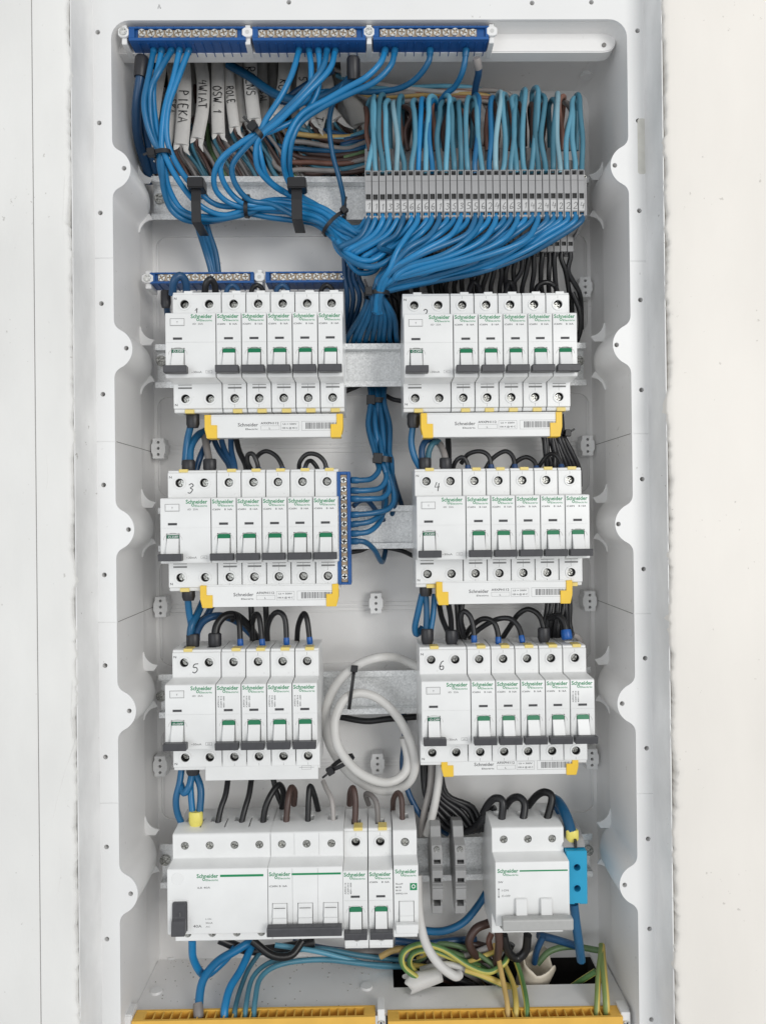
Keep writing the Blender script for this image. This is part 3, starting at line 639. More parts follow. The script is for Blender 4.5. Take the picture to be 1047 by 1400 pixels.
cut = MB(); cut.cyl((9, 8, 33), 3.1, 12, 18); cut.cyl((9, 12, -33.5), 2.9, 18, 18); cut.box(5.4, 12.6, 33, 42, 36, 50); cut.box(3.6, 14.4, -1, 5.5, -20.0, -2.0)
hb = boolean(hb, cut, 'housing', M['dev']); shade(hb, 30); link('housing', hb, r); screw_at(r, 9, 14.6, 33, 0.6); screw_at(r, 9, 20, -33.5, 1)
l = MB().prism([(2.5, -2.2), (5, -19.8), (-3.6, -18), (-1.2, -12), (-2.4, -11.4), (-0.2, -2.4)], 4, 14).build('lever', M['dev'], r, bevel=0.3)
MB().prism([(-3, -21.6), (-7.4, -21.4), (-8, -20.4), (-8, -15.6), (-7.4, -14.8), (-3, -15)], 1.2, 16.8).build('handle', M['dev'], l, bevel=0.4)
logo(r, 1.2, 17.6, 15); MB().box(11.6, 16.6, -0.1, 0, 5.5, 10.5).build('green_square', M['green'], r); MB().ring((14.1, -0.18, 8.2), 1.5, 0.9, 0.05, 12).build('plug_symbol', M['dev'], r)
for i, t in enumerate(('Resi9', 'MCB', 'B10', 'R9F02110')): lettering(t, 1.5, (5, 4, 3.6, 8)[i], M['ink'], 1.6, -0.05, 9.6-2.3*i, r)
# ------------------------------------------------------------------ comb busbar covers under the groups
barcode = MB(); x = 0
while x < 24:
    w = random.choice((0.22, 0.3, 0.5)); barcode.box(x, x+w, -0.06, 0, 0, 4.6); x += w+random.choice((0.25, 0.35, 0.6))
barcode = barcode.mesh('barcode', M['ink'])
def comb(x0, x1, y0, y1, Y, label, caps=True, capw=17):
    a, b = P(x0, y0, Y), P(x1, y1, Y); zc = (a.z+b.z)/2; h = abs(a.z-b.z); w = b.x-a.x
    r = thing('busbar_cover', label, 'busbar', (a.x, Y, zc), 'busbar covers under the breaker groups')
    MB().box(1, w-1, 0, 9, -h/2, h/2).box(2, w-2, 0.3, 9.2, h/2, h/2+1.0).build('cover', M['dev'], r, bevel=0.25)
    if caps:
        for s in (0, 1):
            pr = [(0, h/2+0.8), (4.6, h/2+0.8), (4.6, h*0.08), (9, h*0.08), (9, -h/2-0.5), (1.6, -h/2-0.5), (0, -h*0.1)]
            if s: pr = [(w-x, z) for x, z in pr]
            MB().prism_y(pr, -1.0, 10).build('end_cap', M['yellow'], r, bevel=0.3)
        o = w*0.24; g = M['ink']
        lettering('Schneider', 3.6, w*0.145, g, o, -0.06, 0.2, r, 'brand_lettering', 0.01); lettering('Electric', 1.7, w*0.09, g, o+w*0.055, -0.06, -2.4, r, 'brand_lettering')
        lettering('A9XPH112', 2.4, w*0.13, g, o+w*0.165, -0.06, 1.6, r); lettering('L', 1.8, 1, g, o+w*0.225, -0.06, -2.0, r)
        lettering('Ui = 500V', 1.7, w*0.1, g, o+w*0.325, -0.06, 1.1, r); lettering('100 A @ 40 C', 1.7, w*0.11, g, o+w*0.32, -0.06, -1.8, r)
        fr = MB()
        for xa, xb_, za, zb_ in ((o+w*0.165, o+w*0.3, -2.6, 0.6), (o+w*0.31, o+w*0.44, -3.0, 3.4), (o+w*0.46, o+w*0.72, -3.2, 3.6)):
            fr.box(xa, xb_, -0.05, 0, za, za+0.15); fr.box(xa, xb_, -0.05, 0, zb_-0.15, zb_); fr.box(xa, xa+0.15, -0.05, 0, za, zb_); fr.box(xb_-0.15, xb_, -0.05, 0, za, zb_)
        fr.build('print_frame', M['ink_l'], r)
        bc = link('barcode', barcode, r, (o+w*0.49, 0, -2.0)); bc.scale = (w*0.22/24, 1, 1)
    else:
        m = MB(); m.box(w-15, w-4, -0.05, 0, 2.6, 2.8); m.box(w-13, w-6, -0.05, 0, 1.2, 1.35); m.box(w-13, w-6, -0.05, 0, 3.8, 3.95); m.box(w-13, w-12.85, -0.05, 0, 1.2, 3.95); m.box(w-6.15, w-6, -0.05, 0, 1.2, 3.95); m.build('print_mark', M['ink_l'], r)
    return r
comb(280, 469, 569, 597, 12, 'white busbar cover with yellow end caps under the upper left group')
comb(575, 768, 566.5, 596, 20, 'white busbar cover with yellow end caps under the upper right group')
comb(274, 463, 802, 828, 13, 'white busbar cover with yellow end caps under the middle left group')
comb(596, 782, 797, 824, 22, 'white busbar cover with yellow end caps under the middle right group')
comb(603, 790, 1036, 1058, 26, 'white busbar cover with yellow caps half hidden under the lower right group')
comb(279, 437, 1045, 1065, 16, 'plain white busbar cover without yellow caps under the lower left group', caps=False)
# ------------------------------------------------------------------ screw terminal bars
def tbar(xa, xb, ya, Y, n, label, h=10, dep=18, first=0.1, pitch=6.5, xs=None, m='bluebar', group='blue neutral terminal bars', below=True, shelf=None):
    a, b = P(xa, ya, Y), P(xb, ya, Y); w = b.x-a.x
    r = thing('terminal_bar', label, 'terminal bar', (a.x, Y, (a.z+b.z)/2), group)
    pr = MB(); pr.box(0, w, 0, 2, -h/2, -h*0.29); pr.box(0, w, 0, 2, h*0.36, h/2); pr.box(0, w*0.05, 0, 2, -h*0.29, h*0.36); pr.box(w*0.97, w, 0, 2, -h*0.29, h*0.36); pr.box(0, w, 2.01, dep, -h/2, h/2)
    pr.build('bar_housing', M[m], r, bevel=0.2)
    x0 = w*first
    MB().box(x0-3, min(w*0.96, x0+pitch*(n-1)+3), 0.9, 1.9, -2.4, 2.9).build('brass_strip', M['brass'], r)
    for i in range(n): link('screw', SCB[random.randrange(3)], r, (x0+pitch*i, -0.6+random.choice((0, 0, 0.4)), 0.2+J(0.3)), (0, J(0.8), 0))
    for i in range(n+4):
        x = x0+pitch*(i-0.5)
        if x < w-1: MB().box(x-0.3, x+0.3, 3, dep+0.4, -h/2-0.8, -h/2).build('divider', M[m], r)
        if x < w-1: MB().box(x-0.25, x+0.25, -0.25, 0, h*0.36, h*0.5).build('divider', M[m], r)
    return r
tbar(176, 336, 45.5, 2, 11, 'leftmost blue terminal bar at the top edge, 11 screws', first=0.115)
tbar(345, 500, 45.5, 2, 11, 'middle blue terminal bar at the top edge between white brackets', first=0.085)
tbar(510, 668, 44.5, 2, 11, 'right-hand blue terminal bar at the top edge, empty ledge beside it', first=0.095, pitch=6.4)
tbar(205, 347, 379.5, 46, 11, 'blue terminal bar above the upper left group, left of its white bracket', h=8.6, first=0.115)
tbar(363, 469, 378.5, 46, 9, 'shorter blue terminal bar above the upper left group, right of the white bracket', h=8.6, first=0.12)
def bracket(x, y, Y, label, h=13, screw=False, w=4.2):
    p = P(x, y, Y); r = thing('bar_bracket', label, 'bracket', p, 'white brackets holding the blue bars')
    MB().box(-w*0.45, w*0.45, 1, 19, -h/2-1, h/2).build('bracket_body', M['shell'], r, bevel=0.4)
    MB().prism_y([(-w*0.9, 2), (-w*0.9, -2), (-w*.45, -3.4), (w*.45, -3.4), (w*0.9, -2), (w*0.9, 2), (w*.45, 3.4), (-w*.45, 3.4)], -1.2, 1.2).build('bracket_head', M['shell'], r, bevel=0.3)
    if screw: link('screw', SCB[1], r, (0, -2.2, 0))
    else: MB().cyl((0, -1.4, 0), 1.5, 0.6, 12).build('rivet', M['dev_g'], r)
bracket(338.5, 45, 3, 'white bracket between the first and second top blue bars')
bracket(504.5, 44.5, 3, 'white bracket with a screw between the second and third top blue bars', screw=True)
bracket(672, 43.5, 3, 'white bracket at the right end of the top blue bars')
bracket(169.5, 45, 3, 'white bracket with a screw at the left end of the top blue bars', screw=True)
bracket(355, 379, 47, 'small white bracket between the two blue bars above the upper left group')
bracket(202.5, 381, 47, 'white bracket with a screw at the left end of the second-row blue bars', screw=True, w=5)
# vertical blue bar
a, b = P(471, 645, 17), P(470, 799, 17)
r = thing('terminal_bar', 'upright blue terminal bar beside the middle left group', 'terminal bar', ((a.x+b.x)/2, 14, b.z), 'blue neutral terminal bars'); H = a.z-b.z
bb = MB(); bb.box(-4.9, -2.3, 0, 3, 0, H); bb.box(2.5, 4.9, 0, 3, 0, H); bb.box(-2.3, 2.5, 0, 3, 0, 1.8); bb.box(-2.3, 2.5, 0, 3, H-2.2, H); bb.box(-4.9, 4.9, 3.01, 20, 0, H); bb.build('bar_housing', M['bluebar'], r, bevel=0.25)
MB().box(-2.2, 2.4, 1.6, 2.9, 2, H-2.4).build('brass_strip', M['brass'], r)
for i in range(12): link('screw', SCB[i % 3], r, (0.1, 0, H-6.2-6.46*i), (0, J(0.8), 0)).scale = (0.85, 1, 0.85)
# amber earth bars at the bottom
def ybar(xa, xb, label):
    a, b = P(xa, 1384, 12), P(xb, 1384, 12); zt = P((xa+xb)/2, 1379, 20).z+1; w = b.x-a.x
    r = thing('earth_bar', label, 'terminal bar', (a.x, 7, zt-18), 'amber earth terminal bars')
    m = MB(); m.box(0, w, 0, 2.2, 12.5, 18); m.box(0, w, 10.8, 13, 0, 18); m.box(0, 8, 2.2, 10.8, 0, 18); m.box(w-8, w, 2.2, 10.8, 0, 18); m.box(8, w-8, 2.2, 10.8, 0, 11); m.box(0, w, 0, 2.2, 0, 3)
    m.build('bar_housing', M['yellow_d'], r, bevel=0.2)
    n = int((w-17)/6.2)
    for i in range(n+1): MB().box(8+(w-16)*i/n-0.45, 8+(w-16)*i/n+0.45, 2.25, 10.75, 11.05, 17.6).build('divider', M['yellow_d'], r)
    MB().box(4, w-4, 1.3, 2.1, 3.1, 12.4).build('brass_strip', M['brass'], r)
    for i in range(n): link('screw', SCB[i % 3], r, (8+(w-16)*(i+0.5)/n, -1.2, 9.2), (0, J(0.8), 0))
    return zt
ybar(183, 513, 'left amber earth terminal bar at the bottom edge'); zy = ybar(530, 848, 'right amber earth terminal bar at the bottom edge, under the torn cream tube')
p = P(521, 1388, 9); r = thing('bar_bracket', 'white bracket with a screw between the two amber earth bars', 'bracket', p, 'white brackets of the earth bars'); MB().box(-2.6, 2.6, 0, 14, -14, 4).build('bracket_body', M['shell'], r, bevel=0.4); link('screw', SCB[0], r, (0, -1.6, -6))
p = P(855, 1390, 9); r = thing('bar_bracket', 'white bracket with a screw right of the amber earth bars', 'bracket', p, 'white brackets of the earth bars'); MB().box(-3.4, 3.4, 0, 14, -14, 3).build('bracket_body', M['shell'], r, bevel=0.4); link('screw', SCB[2], r, (0, -1.6, -5))
p = P(173, 1394, 9); r = thing('bar_bracket', 'white bracket left of the amber earth bars', 'bracket', p, 'white brackets of the earth bars'); MB().box(-4, 4, 0, 14, -14, 3).build('bracket_body', M['shell'], r, bevel=0.8)
# ------------------------------------------------------------------ row of grey rail terminals
NUM = '1113356666135355624663142442224'
zt0 = P(650, 270, 64).z; tx0 = P(498.5, 265, 14).x; PITCH = (P(799.5, 265, 14).x-tx0)/31
tp = [(14, -36), (14, -2), (15, -0.5), (29, -0.5), (30, 1), (30, 13), (31, 14), (45, 14), (46, 16), (46, 31), (48, 32), (72, 32), (72, -40), (60, -50), (46, -50.5), (46, -38), (31, -37.5), (15.5, -37)]
tb = MB().prism(tp, 0.22, PITCH-0.27).mesh('terminal_body', M['grey_t'], bevel=0.25); cut = MB()
cut.box(0.9, PITCH-0.9, 10, 20, -22.6, -18.6); cut.box(0.9, PITCH-0.9, 10, 20, -34.6, -32.2); cut.box(0.9, PITCH-0.9, 10, 20, -5.0, -1.7); cut.box(0.9, PITCH-0.9, 40, 52, -46, -42.8); cut.box(-1, 10, 10, 14.35, -9.2, -8.9); cut.box(1.0, PITCH-1.0, 26, 34, 3, 6.2); cut.box(1.0, PITCH-1.0, 42, 50, 18, 21.2); cut.box(1.0, PITCH-1.0, 24, 28.5, -3, 3)
tb = boolean(tb, cut, 'terminal_body', M['grey_t'])
hol = [MB().box(1.0, PITCH-1.0, *q).mesh('clamp_opening', M['well']) for q in ((15.4, 17, -22.5, -18.7), (15.4, 17, -34.5, -32.3), (47.5, 49, -45.9, -42.9))]
lab = MB().box(0.5, PITCH-0.55, 13.75, 14.2, -31.6, -23.8).mesh('marker_strip', M['label'])
edg = MB().box(0.05, 0.16, 15, 60, -36, 0).mesh('x', M['grey_d'])
for k, ch in enumerate(NUM):
    side_ = 'from the left' if k < 16 else 'from the right'; i = k if k < 16 else 30-k
    r = thing('rail_terminal', f'slim grey rail terminal with handwritten {ch}, {nth(i)} {side_} in the long grey row', 'terminal', (tx0+PITCH*k, J(0.15), zt0+J(0.12)), 'grey rail terminals in the long row')
    link('terminal_body', tb, r); [link('clamp_opening', h_, r) for h_ in hol]; link('marker_strip', lab, r)
    pen(ch, (1.35, 13.66, -30.2), (1, 0, 0), (0.08, 0, 1), 4.6+J(0.4), 0.34, 'handwritten_number', r, jit=0.07)
r = thing('end_clamp', 'small grey end clamp closing the right end of the long grey terminal row', 'clamp', (tx0+PITCH*31, 0, zt0), None)
MB().prism([(17, -34), (17, -6), (30, -4), (30, 10), (70, 18), (70, -40), (46, -40)], 0.1, 2.2).build('clamp_body', M['grey_t'], r, bevel=0.3); link('screw', SCR[0], r, (2.0, 25, -2))
# grey clamps and blue block on lowest rail
def clampthing(x, label):
    a = P(x, 1193, 30); r = thing('rail_clamp', label, 'terminal', (a.x, 0, a.z), 'grey clamps on the lowest rail')
    pr = [(35, -31), (30, -31), (28, -22), (31, -20), (25, -18), (23.5, -8), (27, -6.5), (24, -4), (24, 4), (27.5, 6), (24.5, 8), (25, 14), (29, 21), (37, 24), (40, 31), (46, 33), (58, 31), (66, 18), (66, -12), (52, -18), (44, -31)]
    me = MB().prism(pr, -4, 4).mesh('clamp_body', M['grey_d2'], bevel=0.35); cut = MB()
    cut.box(-2.6, 2.6, 15, 30, 9, 12.2); cut.box(-2.6, 2.6, 15, 30, -5.4, -1.2); cut.box(-2.6, 2.6, 20, 38, -24.5, -20.5); cut.box(-5, 5, 22, 24.6, -9.0, -7.6); cut.box(-5, 5, 22, 24.8, 6, 6.6)
    link('clamp_body', boolean(me, cut, 'clamp_body', M['grey_d2']), r)
    MB().box(-2.7, 2.7, 27.5, 28.5, 8.9, 12.3).build('clamp_opening', M['well'], r); MB().box(-2.7, 2.7, 27.5, 28.5, -5.5, -1.1).build('clamp_opening', M['well'], r)
    link('screw', SCR[0], r, (0, 26.6, 18.5)).scale = (0.85, 1, 0.85); link('screw', SCR[1], r, (0, 30.5, -28)).scale = (0.85, 1, 0.85)
clampthing(597, 'narrow grey rail clamp, the left of the two on the lowest rail'); clampthing(628.5, 'narrow grey rail clamp, the right of the two on the lowest rail')
a = P(788.5, 1200, 12); r = thing('neutral_block', 'bright blue neutral block with two round holes and a grey foot, right of the isolator', 'terminal block', (a.x, 12, a.z), None)
me = MB().prism([(0, -19.5), (0, 19.5), (12, 20.5), (45, 20.5), (45, -18), (8, -21)], -7.6, 7.6).mesh('block_body', M['cyan'], bevel=0.5); cut = MB()
for z in (7.6, -7.8): cut.cyl((0, -2, z), 2.5, 9, 18)
cut.box(-2, 2, -2, 6, -24, -18.6)
link('block_body', boolean(me, cut, 'block_body', M['cyan']), r)
for z in (7.6, -7.8): MB().ring((0, -0.25, z), 3.3, 2.55, 0.4, 20).build('hole_rim', M['cyan'], r); MB().cyl((0, 6.2, z), 2.45, 0.5, 14).build('clamp_screw', M['ferr_d'], r)
MB().prism([(3, 20.7), (8, 25.5), (20, 29), (44, 29), (50, 20.7)], -9.0, 7.4).build('block_foot', M['grey_t'], r, bevel=0.5)
MB().box(-0.8, 0.8, 2, 6, 20.8, 26.5).build('foot_slot', M['well'], r)
# ------------------------------------------------------------------ wires
def wire(pts, r, m, label, group=None, name='wire', ends=(), cat='wire', n=5, seg=9, px=True, rj=0.0, wob=0.0):
    q = [P(a+J(wob), b+J(wob), c+J(wob)) for a, b, c in pts] if px else [Vector(p) for p in pts]
    sp = spline(q, n); mb = MB().tube(sp, r, seg, uv=m in ('gy', 'yg'))
    root = mb.build(name, M[m], None, smooth=60); tag(root, label, cat, group)
    for (at, L, rr, mm, nm) in ends:      # crimp sleeves: at 0 = start, 1 = end
        a, b = (sp[0], sp[3]) if at == 0 else (sp[-1], sp[-4])
        d = (b-a).normalized(); o = a-d*0.4
        MB().tube([o, o+d*L*0.12, o+d*L*0.75, o+d*L], [rr*0.8, rr, rr, rr*0.92], 12).build(nm, M[mm], root, smooth=45)
    return root
FB = lambda L=5, r=2.3: (0, L, r, 'ferr', 'ferrule')
# A: five blue wires out of the left top bar
A = [
 [(211, 66, 12), (203, 107, 8), (197, 139, 6), (201, 169, 8), (210, 194, 12), (219.5, 209, 14), (222, 231, 18), (223, 256, 26), (232, 283, 34), (247, 298, 38), (267, 303, 42), (299, 301, 44), (335, 292, 45), (370, 298, 44), (405, 302, 45), (430, 306, 42), (452, 322, 36), (470, 345, 30), (500, 362, 28)],
 [(222, 67, 12), (216, 94, 10), (210, 119, 11), (211, 149, 13), (216, 179, 14), (222, 207, 16), (226, 235, 22), (232, 260, 30), (248, 285, 38), (270, 295, 42), (300, 296, 44), (337, 288, 44), (370, 288, 45), (405, 292, 45), (435, 300, 42), (456, 318, 36), (478, 338, 32), (505, 352, 28)],
 [(236, 67, 12), (219, 97, 7), (207, 121, 8), (205, 150, 10), (209, 180, 12), (218, 207, 13), (219, 230, 18), (227, 262, 30), (243, 286, 36), (268, 298, 38), (300, 300, 40), (337, 292, 41), (370, 282, 42), (405, 286, 40), (438, 296, 38), (460, 312, 33), (485, 325, 30), (505, 340, 26)],
 [(246, 67, 12), (237, 107, 10), (226, 149, 9), (221, 194, 11), (225, 210, 13), (240, 240, 22), (262, 270, 32), (285, 288, 38), (310, 294, 40), (338, 285, 41), (370, 276, 42), (405, 280, 40), (440, 290, 36), (462, 306, 32), (488, 315, 28), (502, 298, 18)],
 [(259, 67, 12), (244, 107, 10), (231, 144, 9), (228, 181, 10), (234, 209, 14), (252, 240, 24), (275, 265, 34), (300, 281, 40), (338, 281, 42), (372, 273, 43), (405, 275, 42), (440, 284, 36), (466, 300, 32), (492, 318, 26), (511, 298, 18)]]
for i, p in enumerate(A):
    wire(p, 2.15, 'blue', f'blue wire, {nth(i)} from the left under the leftmost top bar', 'blue wires of the top left bar', ends=[(0, 4.5, 2.5, 'blue2', 'ferrule')], wob=0.5)
Bv = [
 [(410, 66, 12), (400, 100, 6), (385, 130, 6), (365, 162, 8), (355, 179, 10), (330, 195, 10), (305, 215, 12), (293, 237, 18), (295, 260, 26), (312, 276, 34), (337, 284, 38), (375, 284, 40), (405, 284, 42), (440, 293, 40), (464, 315, 34), (490, 335, 30), (515, 345, 28)],
 [(422, 67, 12), (425, 95, 10), (422, 130, 12), (400, 150, 14), (360, 176, 14), (322, 201, 14), (303, 222, 16), (305, 246, 22), (320, 268, 32), (340, 280, 36), (372, 280, 40), (405, 289, 40), (440, 300, 37), (468, 325, 33), (500, 342, 30)],
 [(447, 67, 12), (440, 95, 6), (410, 130, 5), (375, 165, 8), (358, 181, 9), (336, 201, 11), (318, 226, 16), (322, 253, 24), (342, 274, 34), (372, 279, 38), (405, 296, 38), (440, 306, 36), (462, 330, 32), (490, 352, 30)],
 [(459, 67, 12), (450, 95, 7), (420, 127, 5), (382, 165, 7), (360, 183, 10), (351, 200, 12), (353, 230, 20), (374, 254, 32), (402, 270, 40), (440, 288, 38), (470, 308, 30), (500, 322, 26), (521, 298, 18)],
 [(435, 67, 12), (437, 95, 12), (432, 130, 14), (410, 160, 16), (375, 178, 14), (355, 188, 14), (358, 222, 20), (368, 246, 30), (392, 264, 38), (425, 280, 40), (455, 298, 34), (490, 320, 28), (530, 298, 18)]]
for i, p in enumerate(Bv):
    wire(p, 2.15, 'blue', f'blue wire under the middle top bar, {["leftmost", "second", "fourth", "rightmost", "third"][i]} of its five', 'blue wires of the middle top bar', ends=[(0, 4.5, 2.5, 'blue2', 'ferrule')], wob=0.5)
U = [([(527, 67, 12), (520, 86, 8), (500, 106, 8), (475, 120, 10), (445, 137, 12), (412, 156, 12), (394, 186, 14), (388, 215, 20), (391, 240, 30), (405, 264, 38), (435, 282, 38), (458, 300, 34), (485, 312, 30), (540, 298, 18)], 2.2, 'blue', 'blue wire at the left end of the right top bar, arching down left'),
 ([(540, 67, 12), (534, 90, 9), (512, 112, 10), (480, 127, 12), (440, 147, 14), (412, 167, 15), (400, 190, 16), (396, 215, 22), (398, 240, 32), (410, 266, 40), (440, 286, 38), (470, 306, 34), (500, 335, 30)], 2.2, 'blue', 'blue wire second from the left at the right top bar, arching down left'),
 ([(588, 67, 12), (585, 86, 12), (568, 108, 22), (545, 121, 32), (510, 126, 40), (470, 124, 46), (430, 128, 50), (400, 140, 54)], 2.2, 'blue2', 'blue wire curving left from the middle of the right top bar'),
 ([(637, 67, 12), (633, 95, 16), (622, 118, 28), (608, 130, 36), (598, 150, 46), (596, 200, 60)], 2.2, 'blue2', 'blue wire dropping behind the loops from near the right end of the top bar'),
 ([(651, 80, 12), (654, 98, 20), (650, 118, 32), (647, 150, 50), (648, 190, 62)], 2.7, 'blue3', 'dark blue wire with grey sleeve at the right end of the top bar')]
for i, (p, r0, m, l) in enumerate(U):
    wire(p, r0, m, l, 'blue wires of the right top bar', ends=[(0, 8, 3.0, 'greyw', 'sleeve')] if i == 4 else [(0, 5.5, 2.6, 'blue2', 'ferrule')])
for pts, lab_ in (([(195, 78, 12), (192, 110, 14), (187, 150, 22), (189, 190, 40), (199, 225, 58), (206, 250, 70)], 'left'),):
    wire(pts, 3.6, 'blue3', 'thick dark blue cable hanging from the black sleeve at the far top left', None, ends=[(0, 15, 5.2, 'sleeve', 'sleeve')])
wire([(202, 95, 18), (197, 125, 26), (196, 160, 34), (203, 200, 50), (212, 236, 66)], 2.8, 'blue3', 'dark blue wire just right of the thick cable at the far left', None)
wire([(483, 78, 12), (482, 100, 16), (470, 117, 24), (445, 131, 34), (412, 138, 44), (375, 128, 52), (340, 104, 58), (312, 88, 62)], 3.4, 'blue2', 'thick blue wire crossing left from the black sleeve under the middle top bar', None, ends=[(0, 15, 5.0, 'sleeve', 'sleeve')])
wire([(486, 100, 18), (470, 114, 22), (455, 142, 30), (450, 172, 40), (455, 212, 48), (464, 245, 54), (470, 275, 54), (470, 305, 50)], 2.0, 'blue2', 'single blue wire hanging in front of the rail left of the grey terminals', None)
wire([(455, 95, 48), (430, 110, 56), (400, 130, 60), (380, 150, 62)], 3.0, 'blue3', 'dark blue wire slanting behind the tied wires at the top centre', None)
# bundle ties
def tie(x, y, Y, rx, ry, ang, w, label, head=(1, 0), tail=None, cat='cable tie', th=1.0):
    c = P(x, y, Y); r = thing('cable_tie', label, cat, c, None)
    mb = MB(); n = 22; ax = Vector((math.cos(ang), 0, math.sin(ang))); al = Vector((-math.sin(ang), 0, math.cos(ang))); yy = Vector((0, 1, 0))
    for i in range(n):
        a = 2*math.pi*i/n
        for rr, h in ((0, -w/2), (0, w/2), (-th, w/2), (-th, -w/2)):
            mb.v.append(tuple(ax*(math.cos(a)*(rx+rr))+yy*(math.sin(a)*(ry+rr))+al*h))
    for i in range(n):
        j = (i+1) % n
        for k in range(4): l = (k+1) % 4; mb.f.append((i*4+k, i*4+l, j*4+l, j*4+k))
    mb.build('strap', M['tie'], r, smooth=40)
    hx, hy = head; p = ax*(hx*rx)+yy*(-ry*hy-0.8); a2 = w*0.75+0.7
    hb = MB().box(-a2*0.9, a2*0.9, -2.2, 1.6, -a2, a2).build('tie_head', M['tie'], r, bevel=0.4); hb.location = p*K; hb.rotation_euler = (0, -ang, 0)
    if tail: t = [p, p+Vector(tail)*0.5+Vector((0, -1, 0)), p+Vector(tail)]; MB().tube(t, w*0.28, 6, flat=0.4).build('tail', M['tie'], r)
tie(221, 210, 12, 7.2, 5, 0.15, 3, 'black cable tie gathering the left blue wires above the rail', (-0.9, 0.5), (-5, -3, -3))
tie(352, 182, 10, 5.5, 5, -0.75, 3.4, 'black cable tie with bulky head where the upper blue wires fan out', (-0.7, 0.7), (-6, -4, 5))
tie(338, 286, 40, 6.5, 8, 1.5, 3.0, 'small black cable tie round the horizontal blue bundle between the two broad straps', (0.9, 0.6))
tie(457, 306, 35, 12, 11, 0.75, 2.6, 'black cable tie slanting round the blue bundle left of the grey terminals', (0.9, 0.6), (2, -3, 9))
tie(515, 403, 26, 10, 9, 0.05, 3.0, 'black cable tie pinching all blue wires together between the upper groups', (-0.6, 1), (-3, -3, 8))
tie(515.5, 548, 70, 7.2, 6, -0.02, 4.2, 'black cable tie on the vertical blue bundle just below the upper rail', (-0.7, 0.6))
tie(523, 628, 45, 7.8, 7, -0.1, 4.4, 'black cable tie on the vertical blue bundle above the upright blue bar', (-0.5, 0.8))
def strap(x, y0, y1, w, Y, label):
    a, b = P(x, y0, Y), P(x, y1, Y); r = thing('cable_strap', label, 'strap', (a.x, Y, b.z), 'broad black straps on the top rail'); h = a.z-b.z
    MB().prism([(0, 0), (-1.2, h*0.5), (0, h-3), (8, h), (30, h), (30, h-1.2), (9, h-1.4), (1.6, h-4), (0.4, h*0.5), (1.4, 1), (26, 1), (26, -0.4)], -w/2, w/2).build('strap_band', M['tie'], r, bevel=0.2)
    MB().box(-w*0.85, w*0.9, -3.5, 9, h-6.5, h+1.5).box(-w*0.6, w*0.6, 4, 14, h+1.5, h+5).build('buckle', M['tie'], r, bevel=0.7)
strap(268, 247, 304, 7.0, 20, 'narrower black strap round the blue bundle at the left of the top rail')
strap(405.5, 247, 300, 8.0, 22, 'broader black strap round the blue bundle in front of the top rail')
# F: four wires going down to the bars above the upper left group
for i in range(4):
    wire([(266+5*i, 296, 46), (272+5*i, 318, 52), (281+4.5*i, 345, 60), (288+4*i, 372, 64), (290+4*i, 392, 66)], 2.1, 'blue2', f'dark blue wire falling from the strapped bundle to the second-row bar, {nth(i)} from the left', 'wires falling to the bar above the upper left group', wob=1)
# G: blue wires below the grey terminals
for k in range(31):
    x = 503.5+9.7*k; grp = 'blue wires under the long grey terminal row'
    side_ = f'{nth(k)} from the left' if k < 16 else f'{nth(30-k)} from the right'
    e = J(2)
    if k < 5 or k in (6, 8):
        p = [(x, 293, 17), (x-1, 304, 15), (x-12-k*1.2, 324, 16), (x-38-k*4, 338+k*2.0, 18), (478+k*2, 336+k*3.5, 26), (464, 328+k*2, 30), (452, 316, 36), (438, 303, 40)]
    elif k < 16:
        f = (k-5)/11
        p = [(x, 293, 17), (x-2, 305, 13+f*2), (x-14-8*f+e, 322+J(4), 11+J(4)), (x-36-26*f+e*2, 340+4*f+J(6), 11+4*f+J(5)), (538+10*f+J(8), 354+10*f+J(9), 13+4*f+J(6)), (518+4*f+e*2, 376+4*f, 20+J(4)), (511+4*f, 402, 25), (509+f*5+e, 425, 36)]
        if k in (7, 10, 13, 15): p = [(x, 293, 17), (x-3, 306, 11), (x-16, 324, 6), ((x+522)/2-4, 345+J(5), 3), (531+f*8, 368, 6), (521+6*f, 386, 14), (515+6*f, 403, 22), (512+f*5+e, 425, 34)]
    else:
        f = (k-16)/14
        p = [(x, 293, 17), (x-2, 304, 14), (x-14-24*f+e, 318+8*f+J(3), 12+4*f), (x-50-32*f+e*2, 342+9*f+J(5)*(1-f), 13+5*f+J(4)), (x-95-45*f, 360+13*f+J(6)*(1-f), 17+6*f+J(4)), (552+36*f, 371+15*f+J(4)*(1-f), 20+6*f), (528+8*f, 386+9*f+e*0.5, 23+3*f), (514+6*f, 404, 25+2*f), (513+10*f, 428, 38)]
        if k in (16, 18, 21, 24): p = [(x, 293, 17), (x-4, 308, 11), (x-22, 330, 6), (x-58-40*f, 350+4*f, 4), (x-110-60*f, 366+4*f, 6), (536, 382, 12), (523, 392, 18), (517, 404, 23), (516, 428, 36)]
    wire(p, 2.15, 'blue' if k % 5 else 'blue2', f'blue wire leaving the bottom of the grey terminal row, {side_}', grp, wob=0.8)
